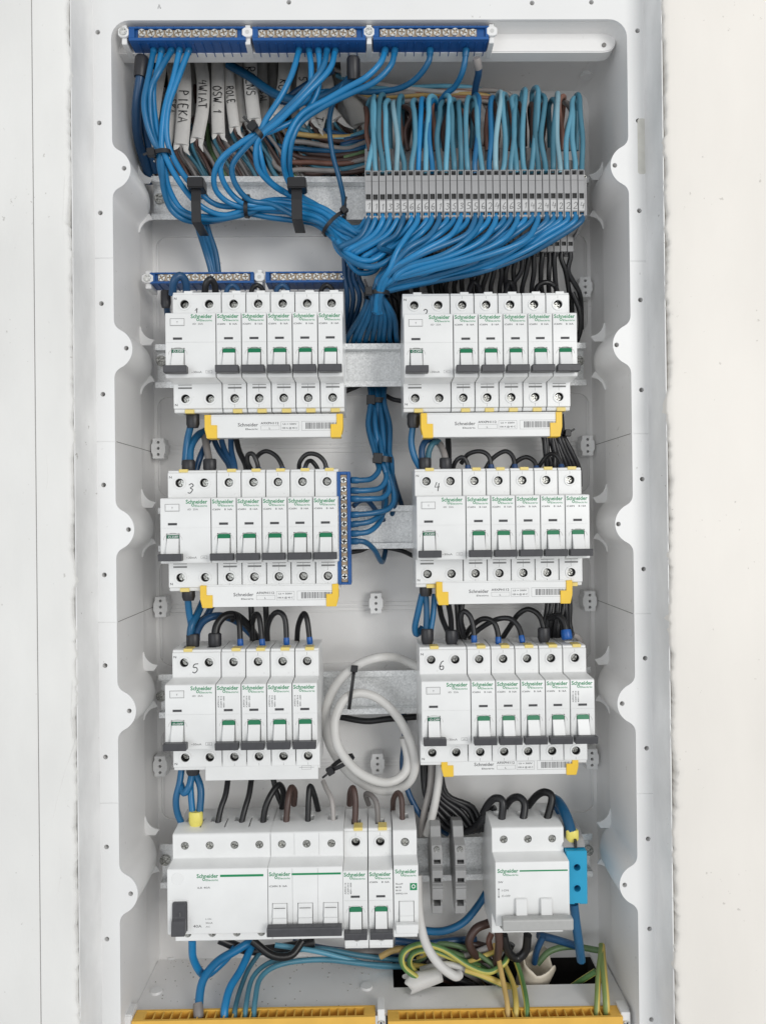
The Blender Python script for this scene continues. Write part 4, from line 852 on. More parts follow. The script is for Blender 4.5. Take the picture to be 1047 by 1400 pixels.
# fan below tie to behind the rail and on to the upright bar
for i in range(9):
    f = i/8
    wire([(505+20*f, 396, 30), (506+18*f, 406, 32), (492+46*f, 432, 44), (476+66*f, 462, 66), (470+76*f, 482, 84)], 2.15, 'blue2', f'blue wire fanning down from the tied knot, {nth(i)} from the left', 'blue wires fanning below the knot', wob=1.5)
for i in range(4):
    f = i/3
    wire([(470+9*i, 345+6*i, 40), (472+6*i, 378, 46), (474+9*i, 410, 54), (470+4*i, 455, 76)], 2.0, 'blue3', f'dark blue wire right of the upper left group, {nth(i)} from the left', 'dark blue wires beside the upper left group', wob=1)
wire([(500, 333, 34), (480, 345, 30), (474, 352, 30), (490, 372, 32), (512, 370, 34), (525, 350, 32), (545, 335, 28)], 2.15, 'blue', 'blue wire making a full bow below the knot of wires left of the terminals', None)
wire([(545, 322, 20), (520, 350, 14), (500, 357, 13), (478, 348, 18), (462, 330, 24)], 2.15, 'blue', 'blue wire bowing over the front of the tangle beneath the first grey terminals', None)
wire([(575, 318, 20), (550, 342, 12), (520, 362, 10), (498, 364, 12), (474, 352, 20), (458, 330, 28)], 2.15, 'blue', 'blue wire forming the lowest front bow of the tangle beneath the grey terminals', None)
ends = [
 [(518, 643, 40), (508, 654, 34), (495, 656.5, 30), (480, 656.5, 28)], [(528, 650, 42), (520, 667, 36), (500, 670.5, 30), (480, 670.5, 28)], [(532, 665, 42), (524, 680, 36), (505, 682, 30), (480, 682, 28)],
 [(538, 675, 44), (533, 694, 38), (512, 701, 32), (480, 704, 28)], [(527, 668, 52), (526, 695, 44), (508, 712, 32), (480, 717, 28)], [(526, 672, 56), (522, 706, 46), (506, 726, 32), (480, 730, 28)], [(537, 660, 56), (541, 682, 60), (531, 720, 84), (528, 745, 86), (522, 768, 62), (512, 752, 40), (498, 741, 30), (480, 740, 28)]]
for i, e in enumerate(ends):
    wire([(498+6*i, 466, 84), (504+3.8*i, 520, 84), (507+3.0*i, 547, 68+(i % 3)*2), (503+5*i, 582, 58+(i % 2)*5), (512+3.4*i, 618, 48+(i % 3)*3), (515+3.4*i, 630, 45+(i % 2)*3)]+e, 2.15, 'blue2', f'blue wire ending at the upright bar, {nth(i)} from the top' if i < 3 else f'blue wire bending into the lower half of the upright bar, {nth(i-3)} of four from above', 'blue wires to the upright bar', ends=[(1, 6, 2.6, 'blue2', 'ferrule')], wob=0.3)
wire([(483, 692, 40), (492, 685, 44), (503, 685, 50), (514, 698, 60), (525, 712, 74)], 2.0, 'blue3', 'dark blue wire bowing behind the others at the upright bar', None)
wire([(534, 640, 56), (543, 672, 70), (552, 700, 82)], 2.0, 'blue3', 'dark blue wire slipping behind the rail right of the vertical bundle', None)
wire([(470, 756, 76), (492, 753, 80), (510, 747, 82), (545, 752, 80), (565, 760, 74)], 1.9, 'black', 'black wire sagging under the rail between the two middle groups', None)
wire([(468, 537, 76), (485, 530, 80), (500, 525, 84), (515, 533, 84), (535, 545, 80), (552, 549, 76)], 1.9, 'black', 'black wire crossing behind the vertical blue bundle below the two upper groups', None)
# loops above grey terminals
tm = ['teal', 'teal', 'teal3', 'teal', 'teal2', 'teal3', 'teal', 'blue', 'teal', 'blue', 'teal3', 'teal', 'teal3', 'teal3', 'teal', 'blue2', 'teal', 'blue', 'teal2', 'teal', 'teal', 'teal3', 'teal', 'teal', 'teal3', 'teal3', 'teal3', 'teal2', 'teal', 'teal', 'teal3']
for k in range(31):
    x = 503.5+9.7*k; dx = J(8); t = 134+J(7)+(-7 if 17 < k < 26 else 0); s2 = J(5); bx = x+dx+random.choice((-1, 1))*random.uniform(3, 10); bx = max(503, min(795, bx))
    side_ = f'{nth(k)} from the left' if k < 16 else f'{nth(30-k)} from the right'
    wire([(x, 236, 17), (x+s2*0.3, 222, 17), (x+dx*0.5+s2, 190, 18), (x+dx*0.9+s2*0.5, 157, 22), (x+dx, t+5, 28), ((x+dx+bx)/2, t, 35), (bx, t+8, 43), (bx, 165, 50), (bx, 205, 54)], 1.95, tm[k], f'{"pale " if tm[k] == "teal2" else ""}blue wire looping over above the grey terminal row, {side_}', 'blue loops above the grey terminal row', wob=1.3, n=5)
for k in range(17):
    x = 510+17*k+J(5); m = random.choice(('brown', 'rust', 'greyw', 'brown', 'rust', 'greyw', 'rust')); t = 142+J(8)
    if k > 14: t -= 8
    wire([(x, 206, 34), (x+J(5), 180, 33), (x+J(6), t+10, 36), (x+J(7), t, 44), (x+J(8), t+14, 56), (x+J(5), 200, 72)], 1.9, m, f'dull {dict(brown="brown", rust="rust-brown", greyw="grey", dgreen="green")[m]} wire standing behind the blue loops, {nth(k)} from the left', 'dull wires behind the blue loops', n=4)
for k, (m, y0, y1) in enumerate((('lgrey', 98, 128), ('teal', 108, 122), ('rust', 116, 128), ('tan', 122, 132), ('greyw', 128, 140), ('rust', 112, 136), ('greyw', 120, 126))):
    wire([(455+6*k, y0-6, 72), (492+4*k, y0+10, 68), (540, (y0+y1)/2+5, 64), (600+8*k, y1-3, 60), (650+7*k, y1+2, 62), (668+7*k, y1+22, 66)], 1.9, m, f'{dict(lgrey="pale grey", teal="blue", rust="rust-brown", tan="tan", greyw="grey")[m]} wire running level behind the tops of the loops, {nth(k)} of the level run', 'level wires behind the loops', wob=1)
# wires gathering left of the terminal row
cols = ['tan', 'teal', 'blue3', 'brown', 'blue3', 'greyw', 'teal3', 'blue2', 'brown', 'dgreen', 'brown', 'greyw', 'rust', 'teal3', 'greyw', 'brown']
for k, m in enumerate(cols):
    yy = 181+3.5*k+J(2); xs_ = 345+5*((k*7) % 16)
    wire([(xs_-20, 120+J(10), 82), (xs_, 160+J(6), 80), (xs_+22, yy-3-(16-k)*0.6, 74), (xs_+62, yy+J(3), 70), (470, yy+3+J(2), 68), (498, yy-3, 68), (515, yy-8, 70)], 2.0, m, f'{dict(tan="tan", teal="light blue", blue3="dark blue", brown="brown", greyw="grey", teal3="teal", blue2="blue", dgreen="green", rust="rust-brown")[m]} wire running into the left end of the grey row, {nth(k)} from the top', 'wires entering the left end of the grey row', wob=1)
for k in range(22):
    m = ['greyw', 'teal3', 'brown', 'greyw', 'teal3', 'brown', 'dgreen', 'greyw'][k % 8]; xs_ = 206+12*k
    wire([(xs_, 120+J(6), 84), (xs_+2+J(3), 165, 80), (xs_+8+J(4), 200+J(6), 76), (xs_+28+J(6), 232, 76), (xs_+45, 262, 80)], 2.0, m, f'{dict(greyw="grey", teal3="teal", brown="brown", dgreen="green")[m]} wire slanting down behind the top rail, {nth(k)} from the left', 'wires slanting behind the top rail')
# white jackets with handwriting
def jacket(pts, w, text, label, grey=False, split=True, off=0.45, size=None, cores=('teal3', 'brown', 'greyw')):
    w *= 1.16; q = [P(*p) for p in pts]; sp = spline(q, 6); r = thing('sheathed_cable', label, 'cable', q[0], 'stripped white cables hanging from the roof opening'); o = q[0]
    n = len(sp); rr = [w/2]*n
    MB().tube([p-o for p in sp], rr, 12, flat=0.5).build('jacket', M['jacket_g' if grey else 'jacket'], r, smooth=50)
    e = sp[-1]-o; d = (sp[-1]-sp[-3]).normalized()
    for s, l in ((-1, 5+J(2)), (1, 9+J(3))):
        MB().tube([e+Vector((s*w*0.28, 0, 0))-d*1, e+Vector((s*w*0.36, -0.4, 0))+d*l*0.5, e+Vector((s*w*(0.42+0.25*(s > 0)), -1, 0))+d*l], [w*0.24, w*0.15, 0.2], 6, flat=0.4).build('jacket_flap', M['jacket_g' if grey else 'jacket'], r)
    for i, c in enumerate(cores):
        a = e+Vector(((i-1)*w*0.25, 0.5, 2)); MB().tube(spline([a, a+d*6+Vector(((i-1)*1.5, 3, 0)), a+d*16+Vector((4+i*3, 13, 0)), a+d*34+Vector((14+i*3, 22, 0))], 4), 1.5, 7).build('core_wire', M[c], r, smooth=60)
    if text:
        k = int(n*off); a = sp[k]; t = (sp[min(n-1, k+4)]-sp[k]).normalized(); side = Vector((0, 1, 0)).cross(t).normalized()
        if side.x < 0: side = -side
        s = size or w*0.62
        pen(text, a-o-side*s*0.45+Vector((0, -w*0.26-0.25, 0)), t, side, s, 0.75, 'handwriting', r, adv=1.0)
jacket([(222, 84, 66), (216, 120, 64), (209, 165, 60), (203, 212, 58)], 8, 'TP', 'off-white cable jacket behind the leftmost blue wires, with partly hidden writing TP', off=0.6)
jacket([(236, 84, 72), (238, 130, 70), (232, 175, 66), (226, 206, 64)], 8, 'SKA', 'off-white cable jacket left of the one reading PIEKA', off=0.4)
jacket([(250, 84, 62), (252, 120, 60), (251, 160, 58), (248, 199, 56)], 10.2, 'PIEKA', 'white cable jacket with handwriting PIEKA', off=0.40, cores=('brown', 'greyw', 'teal3'))
jacket([(274, 82, 66), (278, 112, 62), (277, 150, 60), (270, 190, 58)], 9, '4WIAT', 'white cable jacket with handwriting 4WIAT', off=0.35)
jacket([(298, 82, 66), (298, 120, 62), (298, 155, 60), (299, 184, 58)], 9, 'OSW.1', 'white cable jacket with handwriting OSW.', off=0.32)
jacket([(312, 82, 70), (314, 115, 66), (317, 145, 62), (321, 175, 60)], 7.6, 'ROLE', 'white cable jacket with handwriting ROLE', off=0.42)
jacket([(342, 84, 64), (343, 115, 62), (345, 140, 60), (348, 164, 58)], 9.4, 'ROZNS', 'white cable jacket with handwriting ROZ, under the black tie', off=0.12)
jacket([(330, 82, 80), (331, 115, 78), (334, 150, 76), (338, 180, 74)], 8, '', 'grey cable jacket between the ones reading ROLE and ROZ', grey=True)
jacket([(358, 84, 74), (359, 115, 74), (361, 140, 72), (363, 165, 70)], 7.5, 'ABAL', 'grey-white cable jacket with handwriting ABAL', off=0.38, grey=True)
jacket([(390, 84, 70), (389, 112, 66), (384, 140, 62), (378, 160, 60)], 9.6, 'ROL', 'off-white cable jacket with handwriting ROL behind slanting blue wires', off=0.35)
jacket([(418, 84, 72), (414, 112, 68), (415, 140, 64), (424, 165, 62)], 8.6, '5', 'off-white cable jacket right of the one reading ROL', off=0.3)
jacket([(440, 92, 70), (448, 118, 72), (440, 150, 70), (434, 172, 66)], 9, 'T', 'off-white cable jacket ending at a handwritten T', off=0.8)
jacket([(262, 82, 84), (262, 120, 84), (264, 160, 80)], 8, '', 'grey cable jacket set back between PIEKA and 4WIAT', grey=True)
jacket([(287, 82, 86), (287, 120, 84), (289, 170, 80)], 7, '', 'grey cable jacket set back between 4WIAT and OSW.', grey=True)
jacket([(372, 82, 84), (372, 120, 82), (373, 160, 78)], 8, '', 'grey cable jacket set back behind ABAL and ROL', grey=True)
jacket([(402, 82, 80), (402, 115, 78), (404, 150, 74), (410, 172, 72)], 8, '', 'grey-white cable jacket between the ones reading ROL and 5', grey=True)
jacket([(432, 84, 78), (434, 112, 78), (446, 145, 74), (460, 164, 72)], 10, '', 'pale cable jacket bending right behind the thick blue wire at the top centre')
jacket([(325, 82, 76), (325, 115, 74), (329, 145, 72), (333, 168, 70)], 7, '', 'slim white cable jacket just right of the one reading ROLE')
jacket([(455, 82, 80), (470, 112, 80), (486, 150, 76), (492, 172, 74)], 13, '', 'broad grey cable jacket curving toward the left end of the grey row', grey=True)
# black wires from the lower tier of the grey row down behind the upper right group
for k in range(26):
    x = 543+9.4*k; f = k/25
    e = 548+9*k if k < 18 else 700+ (k-18)*12
    y0 = 342
    wire([(x, y0-4, 49), (x+J(2), 352, 50), (x-6+J(3)+8*f, 372, 54), (e-12+16*f+J(4), 398, 62), (e+J(4)+10*f, 420, 72), (e+10*f, 450, 80)], 2.0, 'black', f'black wire running down behind the upper right group, {nth(k)} from the left', 'black wires behind the upper right group', wob=0.8)
wire([(782, 400, 60), (792, 425, 62), (793, 450, 66), (787, 470, 74)], 2.1, 'black', 'black wire bulging out past the right edge of the upper right group', None)
for i, (x0, x1) in enumerate(((732, 760), (640, 655), (690, 702))):
    wire([(x0, 402, 44), (x0+3, 391, 46), ((x0+x1)/2, 386, 48), (x1-2, 391, 48), (x1+1, 402, 46)], 2.0, 'black', f'short black wire arch above the upper right group, {("right", "left", "middle")[i]} of three', 'black arches above the upper right group')
for i, x in enumerate((535, 541, 548, 553)):
    wire([(x-12, 380, 60), (x-4, 405, 66), (x+J(2), 435, 74), (x-3, 470, 82)], 2.0, 'black', f'black wire beside the blue fan at the upper right group, {nth(i)} from left', 'black wires left of the upper right group')
# sleeves and wires entering groups
def sleeve(x, y, Y, w, h, label, m='sleeve'):
    p = P(x, y, Y); o = MB(); hw = w/2
    o.tube([Vector((0, 0, h/2)), Vector((0, 0, h/2-1)), Vector((0, 0, -h*0.25)), Vector((0, 0, -h/2))], [hw*0.86, hw, hw, hw*0.8], 14, flat=0.7)
    r = o.build('wire_sleeve', M[m], None, smooth=40, loc=p); tag(r, label, 'sleeve'); return r
sleeve(227, 409, 38, 8, 13, 'black sleeve beside the top left corner of the upper left group')
wire([(228, 412, 40), (229, 425, 52), (232, 440, 66)], 2.6, 'blue3', 'dark blue wire below the sleeve at the left of the upper left group', None)
wire([(236, 403, 30), (238, 385, 24), (246, 377, 24), (254, 385, 28), (256, 403, 34)], 3.0, 'blue3', 'thick dark blue arch over the left end of the upper left group', 'arches above the upper left group')
wire([(280, 403, 32), (282, 388, 28), (288, 382, 28), (294, 390, 32), (295, 404, 36)], 2.6, 'black', 'thick black arch over the left end of the upper left group', 'arches above the upper left group')
for i, x in enumerate((318, 352, 386, 447)):
    wire([(x-9, 406, 38), (x-7, 395, 40), (x, 390, 42), (x+7, 395, 42), (x+9, 406, 40)], 1.9, ('blue3', 'black', 'blue3', 'black')[i], f'small dark wire arch above the upper left group, {nth(i)} from the left of four', 'small arches above the upper left group')
sleeve(264, 575, 24, 10, 11, 'black twin-wire sleeve under the left end of the upper left group')
sleeve(258, 637, 22, 10, 9, 'black twin-wire sleeve above the left terminal of the middle left group')
sleeve(287, 636, 24, 10, 9.5, 'black twin-wire sleeve above the second terminal of the middle left group')
wire([(261, 582, 26), (256, 605, 28), (253, 636, 26)], 2.6, 'blue2', 'blue wire straight down between the upper and middle left groups', 'blue wires between the upper and middle left groups')
wire([(284, 588, 44), (270, 596, 36), (261, 612, 30), (260, 636, 26)], 2.9, 'blue2', 'thick blue wire bowing down between the upper and middle left groups', 'blue wires between the upper and middle left groups')
wire([(292, 592, 50), (283, 606, 44), (274, 625, 36), (268, 645, 34)], 2.4, 'blue3', 'dark blue wire behind the bowing one above the middle left group', 'blue wires between the upper and middle left groups')
wire([(280, 596, 40), (283, 612, 34), (287, 634, 28)], 2.8, 'greyw', 'dull grey-green wire into the second sleeve above the middle left group', None)
for i, (a0, b0, m) in enumerate(((290, 313, 'blue3'), (301, 318, 'blue3'), (316, 321, 'blue3'), (322, 336, 'black'))):
    wire([(a0, 594, 50), ((a0+b0)/2-2, 616, 46), (b0, 636, 40), (b0+1, 650, 38)], 2.2, m, f'dark wire slanting down to the middle left group, {nth(i)} from the left', 'slanting wires above the middle left group')
def arch(pts, m, label, grp, fer=None, r=1.75, fm='ferr_d'):
    wire(pts, r, m, label, grp, ends=[(1, 5.5, 2.3, fm, 'ferrule')] if fer else [])
arch([(346, 646, 34), (339, 632, 30), (339, 622, 28), (346, 621, 26), (352, 634, 26), (354, 648, 28)], 'black', 'black wire curled in a small ring above the middle left group', 'black arches above the middle left group', 1)
arch([(349, 628, 36), (356, 620, 34), (366, 617, 32), (378, 624, 30), (385, 636, 28), (387, 648, 28)], 'black', 'black arch above the middle of the middle left group', 'black arches above the middle left group', 1)
arch([(409, 648, 34), (410, 632, 30), (420, 621, 28), (434, 622, 28), (444, 632, 28), (447, 648, 28)], 'black', 'outer of two nested black arches above the right of the middle left group', 'black arches above the middle left group', 1)
arch([(438, 650, 38), (432, 637, 36), (425, 630, 34), (419, 634, 30), (416, 648, 28)], 'black', 'inner of two nested black arches above the right of the middle left group', 'black arches above the middle left group', 1)
sleeve(565, 575, 30, 9.6, 11, 'black twin-wire sleeve under the left end of the upper right group')
wire([(564, 584, 32), (562, 605, 32), (566, 624, 32), (574, 640, 34)], 2.5, 'blue2', 'single blue wire bowing from the upper right group down to the middle right group', None)
sleeve(581, 634, 30, 9.4, 9, 'black twin-wire sleeve above the left terminal of the middle right group')
sleeve(609, 634, 30, 9.4, 9, 'black twin-wire sleeve above the second terminal of the middle right group')
wire([(596, 602, 46), (584, 602, 38), (577, 612, 34), (577, 634, 32)], 2.5, 'blue3', 'dusty blue wire looping into the sleeve above the middle right group, outer', 'looped wires above the middle right group')
wire([(600, 604, 42), (592, 606, 36), (586, 618, 34), (585, 634, 32)], 2.3, 'teal3', 'dusty blue wire looping into the sleeve above the middle right group, inner', 'looped wires above the middle right group')
wire([(590, 600, 50), (600, 606, 42), (607, 620, 34), (609, 634, 32)], 2.6, 'greyw', 'grey wire bowing into the second sleeve above the middle right group', None)
wire([(612, 596, 60), (613, 615, 56), (613, 632, 46)], 2.4, 'black', 'straight black wire behind the second sleeve above the middle right group', None)
for i, p in enumerate(([(618, 646, 40), (622, 632, 36), (631, 625, 34), (638, 632, 34), (640, 645, 34)], [(630, 634, 44), (640, 621, 40), (656, 617, 36), (668, 624, 34), (672, 644, 34)],
    [(660, 648, 42), (672, 628, 40), (690, 617, 38), (701, 625, 36), (704, 644, 34)], [(695, 648, 42), (704, 633, 40), (718, 625, 38), (730, 631, 36), (734, 646, 34)], [(736, 638, 46), (748, 623, 42), (758, 621, 38), (765, 630, 36), (768, 644, 34)])):
    arch(p, 'black', f'black arch with a blue ferrule above the middle right group, {nth(i)} from the left', 'black arches above the middle right group', 1)
for i in range(9):
    f = i/8
    wire([(722+44*f, 560, 62), (730+38*f, 582, 60), (742+28*f, 596, 56), (746+34*f+J(2), 618, 56), (748+42*f, 640, 58), (750+42*f, 665, 66)], 2.1, 'black', f'black wire of the upper right-hand bundle, {nth(i)} from the left', 'black bundle between the upper and middle right groups', wob=1)
tie(757, 592, 58, 10, 8, -0.1, 2.6, 'black cable tie on the black bundle beside the upper right busbar cover', (0.9, 0.8), (5, -2, 3))
for i in range(8):
    f = i/7
    wire([(748+30*f, 806, 58), (748+30*f, 830, 56), (744+34*f+J(2), 850, 56), (738+42*f, 866, 58), (735+46*f, 885, 64)], 2.1, 'black', f'black wire of the lower right-hand bundle, {nth(i)} from the left', 'black bundle between the middle and lower right groups', wob=1)
# G3 -> G5
sleeve(258, 811, 24, 10, 11, 'black twin-wire sleeve under the left end of the middle left group')
sleeve(264, 877, 28, 10, 11.5, 'black twin-wire sleeve above the left terminal of the lower left group')
sleeve(294, 876, 28, 10, 11.5, 'black twin-wire sleeve above the second terminal of the lower left group')
wire([(257, 818, 26), (259, 838, 30), (262, 856, 32), (262, 874, 30)], 2.6, 'blue2', 'blue wire straight down between the middle and lower left groups', 'blue wires between the middle and lower left groups')
wire([(278, 822, 40), (270, 840, 34), (262, 856, 28), (260, 874, 28)], 2.8, 'blue2', 'blue wire crossing in front between the middle and lower left groups', 'blue wires between the middle and lower left groups')
wire([(290, 828, 50), (282, 843, 46), (272, 849, 42), (262, 846, 38)], 2.6, 'blue3', 'dark blue wire hooking between the middle and lower left groups', 'blue wires between the middle and lower left groups')
wire([(268, 876, 30), (270, 862, 34), (280, 848, 40), (300, 842, 46), (325, 850, 52), (348, 872, 58), (356, 890, 62)], 3.0, 'blue3', 'thick dark blue wire arching right above the lower left group', 'blue wires between the middle and lower left groups')
wire([(294, 872, 30), (297, 855, 32), (308, 842, 36), (324, 842, 42), (340, 856, 50), (352, 874, 58)], 3.1, 'black', 'thick black wire arching from the second sleeve above the lower left group', 'black arches above the lower left group')
for i, p in enumerate(([(318, 848, 46), (323, 840, 40), (327, 850, 34), (329, 883, 30)], [(345, 852, 44), (349, 840, 38), (355, 846, 34), (359, 883, 30)], [(366, 880, 50), (366, 858, 44), (372, 842, 38), (382, 837, 34), (390, 848, 32), (392, 881, 30)], [(406, 878, 50), (408, 855, 42), (415, 839, 36), (420, 848, 32), (424, 880, 30)])):
    arch(p, ('greyw', 'greyw', 'black', 'black')[i] if i > 1 else 'black', f'black arch with bright blue ferrule above the lower left group, {nth(i)} from left', 'black arches above the lower left group', 1, 2.1, 'ferr')
for i, x in enumerate((343, 363)): wire([(x, 815, 50), (x+1, 840, 50), (x+3, 885, 52)], 2.3, 'black', f'straight black wire behind the arches of the lower left group, {("left", "right")[i]} one', 'straight wires above the lower left group')
# G4 -> G6
sleeve(582, 806, 34, 9.6, 10, 'black twin-wire sleeve under the left end of the middle right group')
sleeve(584, 870, 34, 9.6, 11.5, 'black twin-wire sleeve above the left terminal of the lower right group')
sleeve(617, 871, 34, 9.6, 10.5, 'black twin-wire sleeve above the second terminal of the lower right group')
sleeve(743, 868, 34, 9.4, 11, 'black twin-wire sleeve above the right part of the lower right group')
wire([(577, 812, 36), (571, 838, 38), (567, 858, 40), (570, 867, 42), (577, 858, 46)], 2.5, 'blue2', 'blue wire hooked at its end left of the sleeve over the lower right group', 'blue wires between the middle and lower right groups')
wire([(582, 812, 36), (583, 838, 36), (582, 866, 36)], 2.3, 'blue2', 'straight blue wire between the middle and lower right groups', 'blue wires between the middle and lower right groups')
wire([(594, 812, 42), (592, 838, 40), (588, 866, 36)], 2.3, 'blue2', 'slightly slanted blue wire between the middle and lower right groups', 'blue wires between the middle and lower right groups')
for i, p in enumerate(([(600, 825, 56), (604, 845, 48), (613, 866, 38)], [(612, 822, 56), (616, 845, 48), (617, 866, 38)], [(624, 822, 62), (626, 850, 60), (628, 880, 58)], [(632, 822, 60), (630, 850, 58), (640, 880, 56)])):
    wire(p, 2.2, 'black', f'black wire dropping left of the arches over the lower right group, {nth(i)} from the left', 'straight wires above the lower right group')
for i, p in enumerate(([(634, 872, 48), (629, 850, 44), (633, 836, 42), (642, 842, 40), (647, 858, 38), (648, 878, 36)], [(634, 872, 54), (646, 855, 48), (660, 846, 44), (674, 850, 40), (680, 864, 38), (681, 880, 36)],
    [(640, 875, 58), (655, 860, 54), (678, 847, 48), (697, 846, 44), (709, 858, 40), (714, 878, 36)], [(684, 876, 60), (697, 856, 54), (708, 840, 48), (722, 833, 44), (737, 842, 40), (744, 864, 36)])):
    arch(p, 'black', f'black wire arch above the lower right group, {nth(i)} from the left', 'black arches above the lower right group', 1 if i < 3 else None, 2.1, 'ferr')
wire([(750, 845, 50), (762, 842, 44), (771, 852, 40), (775, 874, 36)], 2.6, 'black', 'black wire into the big blue ferrule above the right end of the lower right group', 'black arches above the lower right group', ends=[(1, 7.5, 4.2, 'ferr', 'ferrule')])
wire([(783, 868, 40), (790, 872, 42), (796, 884, 50)], 2.2, 'greyw', 'short grey tube end at the top right corner of the lower right group', None)
# G5 -> bottom row
sleeve(264, 1052, 28, 10, 8, 'black twin-wire sleeve under the left end of the lower left group')
wire([(249, 1048, 34), (246, 1070, 30), (241, 1092, 28), (243, 1112, 28), (251, 1130, 30)], 2.5, 'blue2', 'blue wire bowing out left between the lower left group and the main switch', 'blue wires above the main switch')
wire([(263, 1058, 30), (259, 1075, 26), (252, 1084, 26), (247, 1072, 32)], 2.7, 'blue2', 'blue wire hooked upward between the lower left group and the main switch', 'blue wires above the main switch')
wire([(262, 1058, 32), (261, 1080, 28), (264, 1116, 24)], 2.4, 'blue', 'left blue wire into the yellow ferrule on the main switch', 'blue wires above the main switch')
wire([(268, 1058, 32), (275, 1080, 28), (273, 1116, 24)], 2.7, 'blue2', 'right blue wire into the yellow ferrule on the main switch', 'blue wires above the main switch')
sleeve(268, 1119, 23, 10.5, 10.5, 'yellow twin-wire ferrule on the first terminal of the main switch', 'yellow_f')
BT = [([(313, 1056, 46), (309, 1085, 36), (302, 1106, 30), (297, 1132, 26)], 'black', 2.2), ([(345, 1056, 46), (341, 1085, 36), (335, 1106, 30), (329, 1131, 26)], 'black', 2.2), ([(385, 1110, 52), (388, 1086, 44), (382, 1073, 38), (372, 1084, 32), (363, 1104, 28), (359, 1131, 26)], 'black', 2.4),
 ([(372, 1056, 56), (378, 1082, 52), (390, 1110, 50)], 'black', 2.2), ([(402, 1100, 46), (403, 1083, 40), (398, 1077, 36), (394, 1095, 30), (391, 1130, 26)], 'brown', 2.4), ([(436, 1112, 46), (430, 1088, 38), (424, 1075, 34), (422, 1092, 30), (421, 1130, 26)], 'black', 2.2),
 ([(442, 1068, 46), (446, 1078, 40), (454, 1096, 32), (456, 1130, 26)], 'lgrey', 1.9), ([(478, 1100, 46), (479, 1083, 40), (483, 1078, 34), (486, 1096, 30), (485, 1134, 26)], 'brown', 2.4), ([(504, 1100, 46), (500, 1086, 40), (508, 1088, 34), (515, 1100, 30), (517, 1134, 26)], 'greyw', 2.0), ([(537, 1108, 46), (538, 1092, 38), (544, 1084, 34), (549, 1094, 30), (550, 1130, 26)], 'brown', 2.1)]
for i, (p, m, r0) in enumerate(BT): wire(p, r0, m, f'{dict(black="black", brown="dark brown", lgrey="light grey", greyw="grey-brown")[m]} wire entering the top of the lowest device row, {nth(i)} from the left', 'wires entering the lowest device row')
# the white coil
CO = [(572, 912), (545, 900), (520, 898.5), (491, 908), (466, 928), (450, 955), (445, 985), (449.5, 1014), (463, 1040), (482.5, 1062), (509, 1078), (534, 1081), (556, 1072), (566.5, 1053), (564.6, 1026), (552, 994), (534, 969), (513, 953), (491, 947.5), (472, 955), (461, 974), (457.5, 992), (461, 1017), (473.5, 1038.5), (491, 1056), (513, 1067), (534, 1069), (552, 1058), (557.5, 1038), (552, 1008)]
w = wire([(x, y, (60 if i < 2 else 44-8*math.sin(i*0.5)) if i < 16 else 34+10*math.sin(i*0.5)) for i, (x, y) in enumerate(CO)], 3.45, 'white', 'white sheathed cable coiled in an egg-shaped loop between the two lower groups', None, 'coiled_cable', cat='cable', n=6, seg=12)
tie(481, 940, 38, 17, 9, math.radians(-98), 2.6, 'black cable tie strapping the top of the white coil to the rail', (-0.95, 0.7))
tie(468, 1042, 34, 10, 8, math.radians(28), 3.0, 'black cable tie with knobbly head on the lower left of the white coil', (-1.0, 0.5), (-6, -1, -5))
o = MB().tube(spline([P(464, 980, 76), P(500, 986, 72), P(530, 983, 72), P(570, 980, 76)], 5), 2.6, 8).build('wire', M['black'], None, smooth=60); tag(o, 'black cable crossing under the rail inside the white coil', 'cable')
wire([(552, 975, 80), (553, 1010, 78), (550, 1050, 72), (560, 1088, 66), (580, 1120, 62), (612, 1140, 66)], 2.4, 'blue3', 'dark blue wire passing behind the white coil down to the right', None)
wire([(601, 1030, 60), (599, 1070, 54), (592, 1110, 50), (583, 1142, 50)], 3.2, 'white', 'white cable coming down below the lower right group, right of the coil', None, 'sheathed_cable', cat='cable')
wire([(590, 1030, 66), (588, 1075, 62), (580, 1110, 58), (576, 1142, 60)], 2.8, 'lgrey', 'grey cable beside the white one below the lower right group', None, 'sheathed_cable', cat='cable')
wire([(571, 1196, 34), (573, 1250, 28), (582, 1290, 24), (600, 1318, 22), (621, 1334, 22), (628, 1332, 26)], 3.4, 'white', 'white cable running down past the lower left row to the floor opening', None, 'sheathed_cable', cat='cable')
for i in range(7):
    f = i/6
    wire([(577+4*i, 1040, 70), (580+5*i+J(2), 1085, 66), (598+8*i, 1122-3*i, 62+i), (628+5*i, 1138-4*f, 60), (655, 1128-6*f+J(2), 54), (676, 1108-4*f, 48)], 2.3, 'black', f'black wire sweeping from below the lower right group to the isolator, {nth(i)} from the left', 'black wires sweeping to the isolator', wob=1)
for i, p in enumerate(([(660, 1112, 50), (668, 1098, 44), (678, 1091, 38), (687, 1097, 34), (685, 1125, 32)], [(688, 1106, 52), (698, 1093, 46), (709, 1090, 40), (717, 1100, 36), (714, 1125, 32)], [(718, 1106, 52), (733, 1088, 46), (746, 1083, 40), (754, 1092, 36), (746, 1125, 32)])):
    wire(p, 2.9, 'black', f'thick black arch into the top of the isolator, {nth(i)} from the left', 'thick black arches over the isolator')
wire([(756, 1092, 50), (764, 1098, 42), (774, 1116, 28), (781, 1139, 20)], 4.0, 'blue2', 'thick blue cable dropping into the yellow ferrule of the blue block', None)
wire([(758, 1098, 56), (762, 1110, 58), (766, 1124, 62)], 3.0, 'blue3', 'dark blue cable behind the thick one above the blue block', None)
sleeve(782, 1142, 20, 9.5, 8.5, 'pale yellow ferrule on top of the blue block', 'yellow_f')
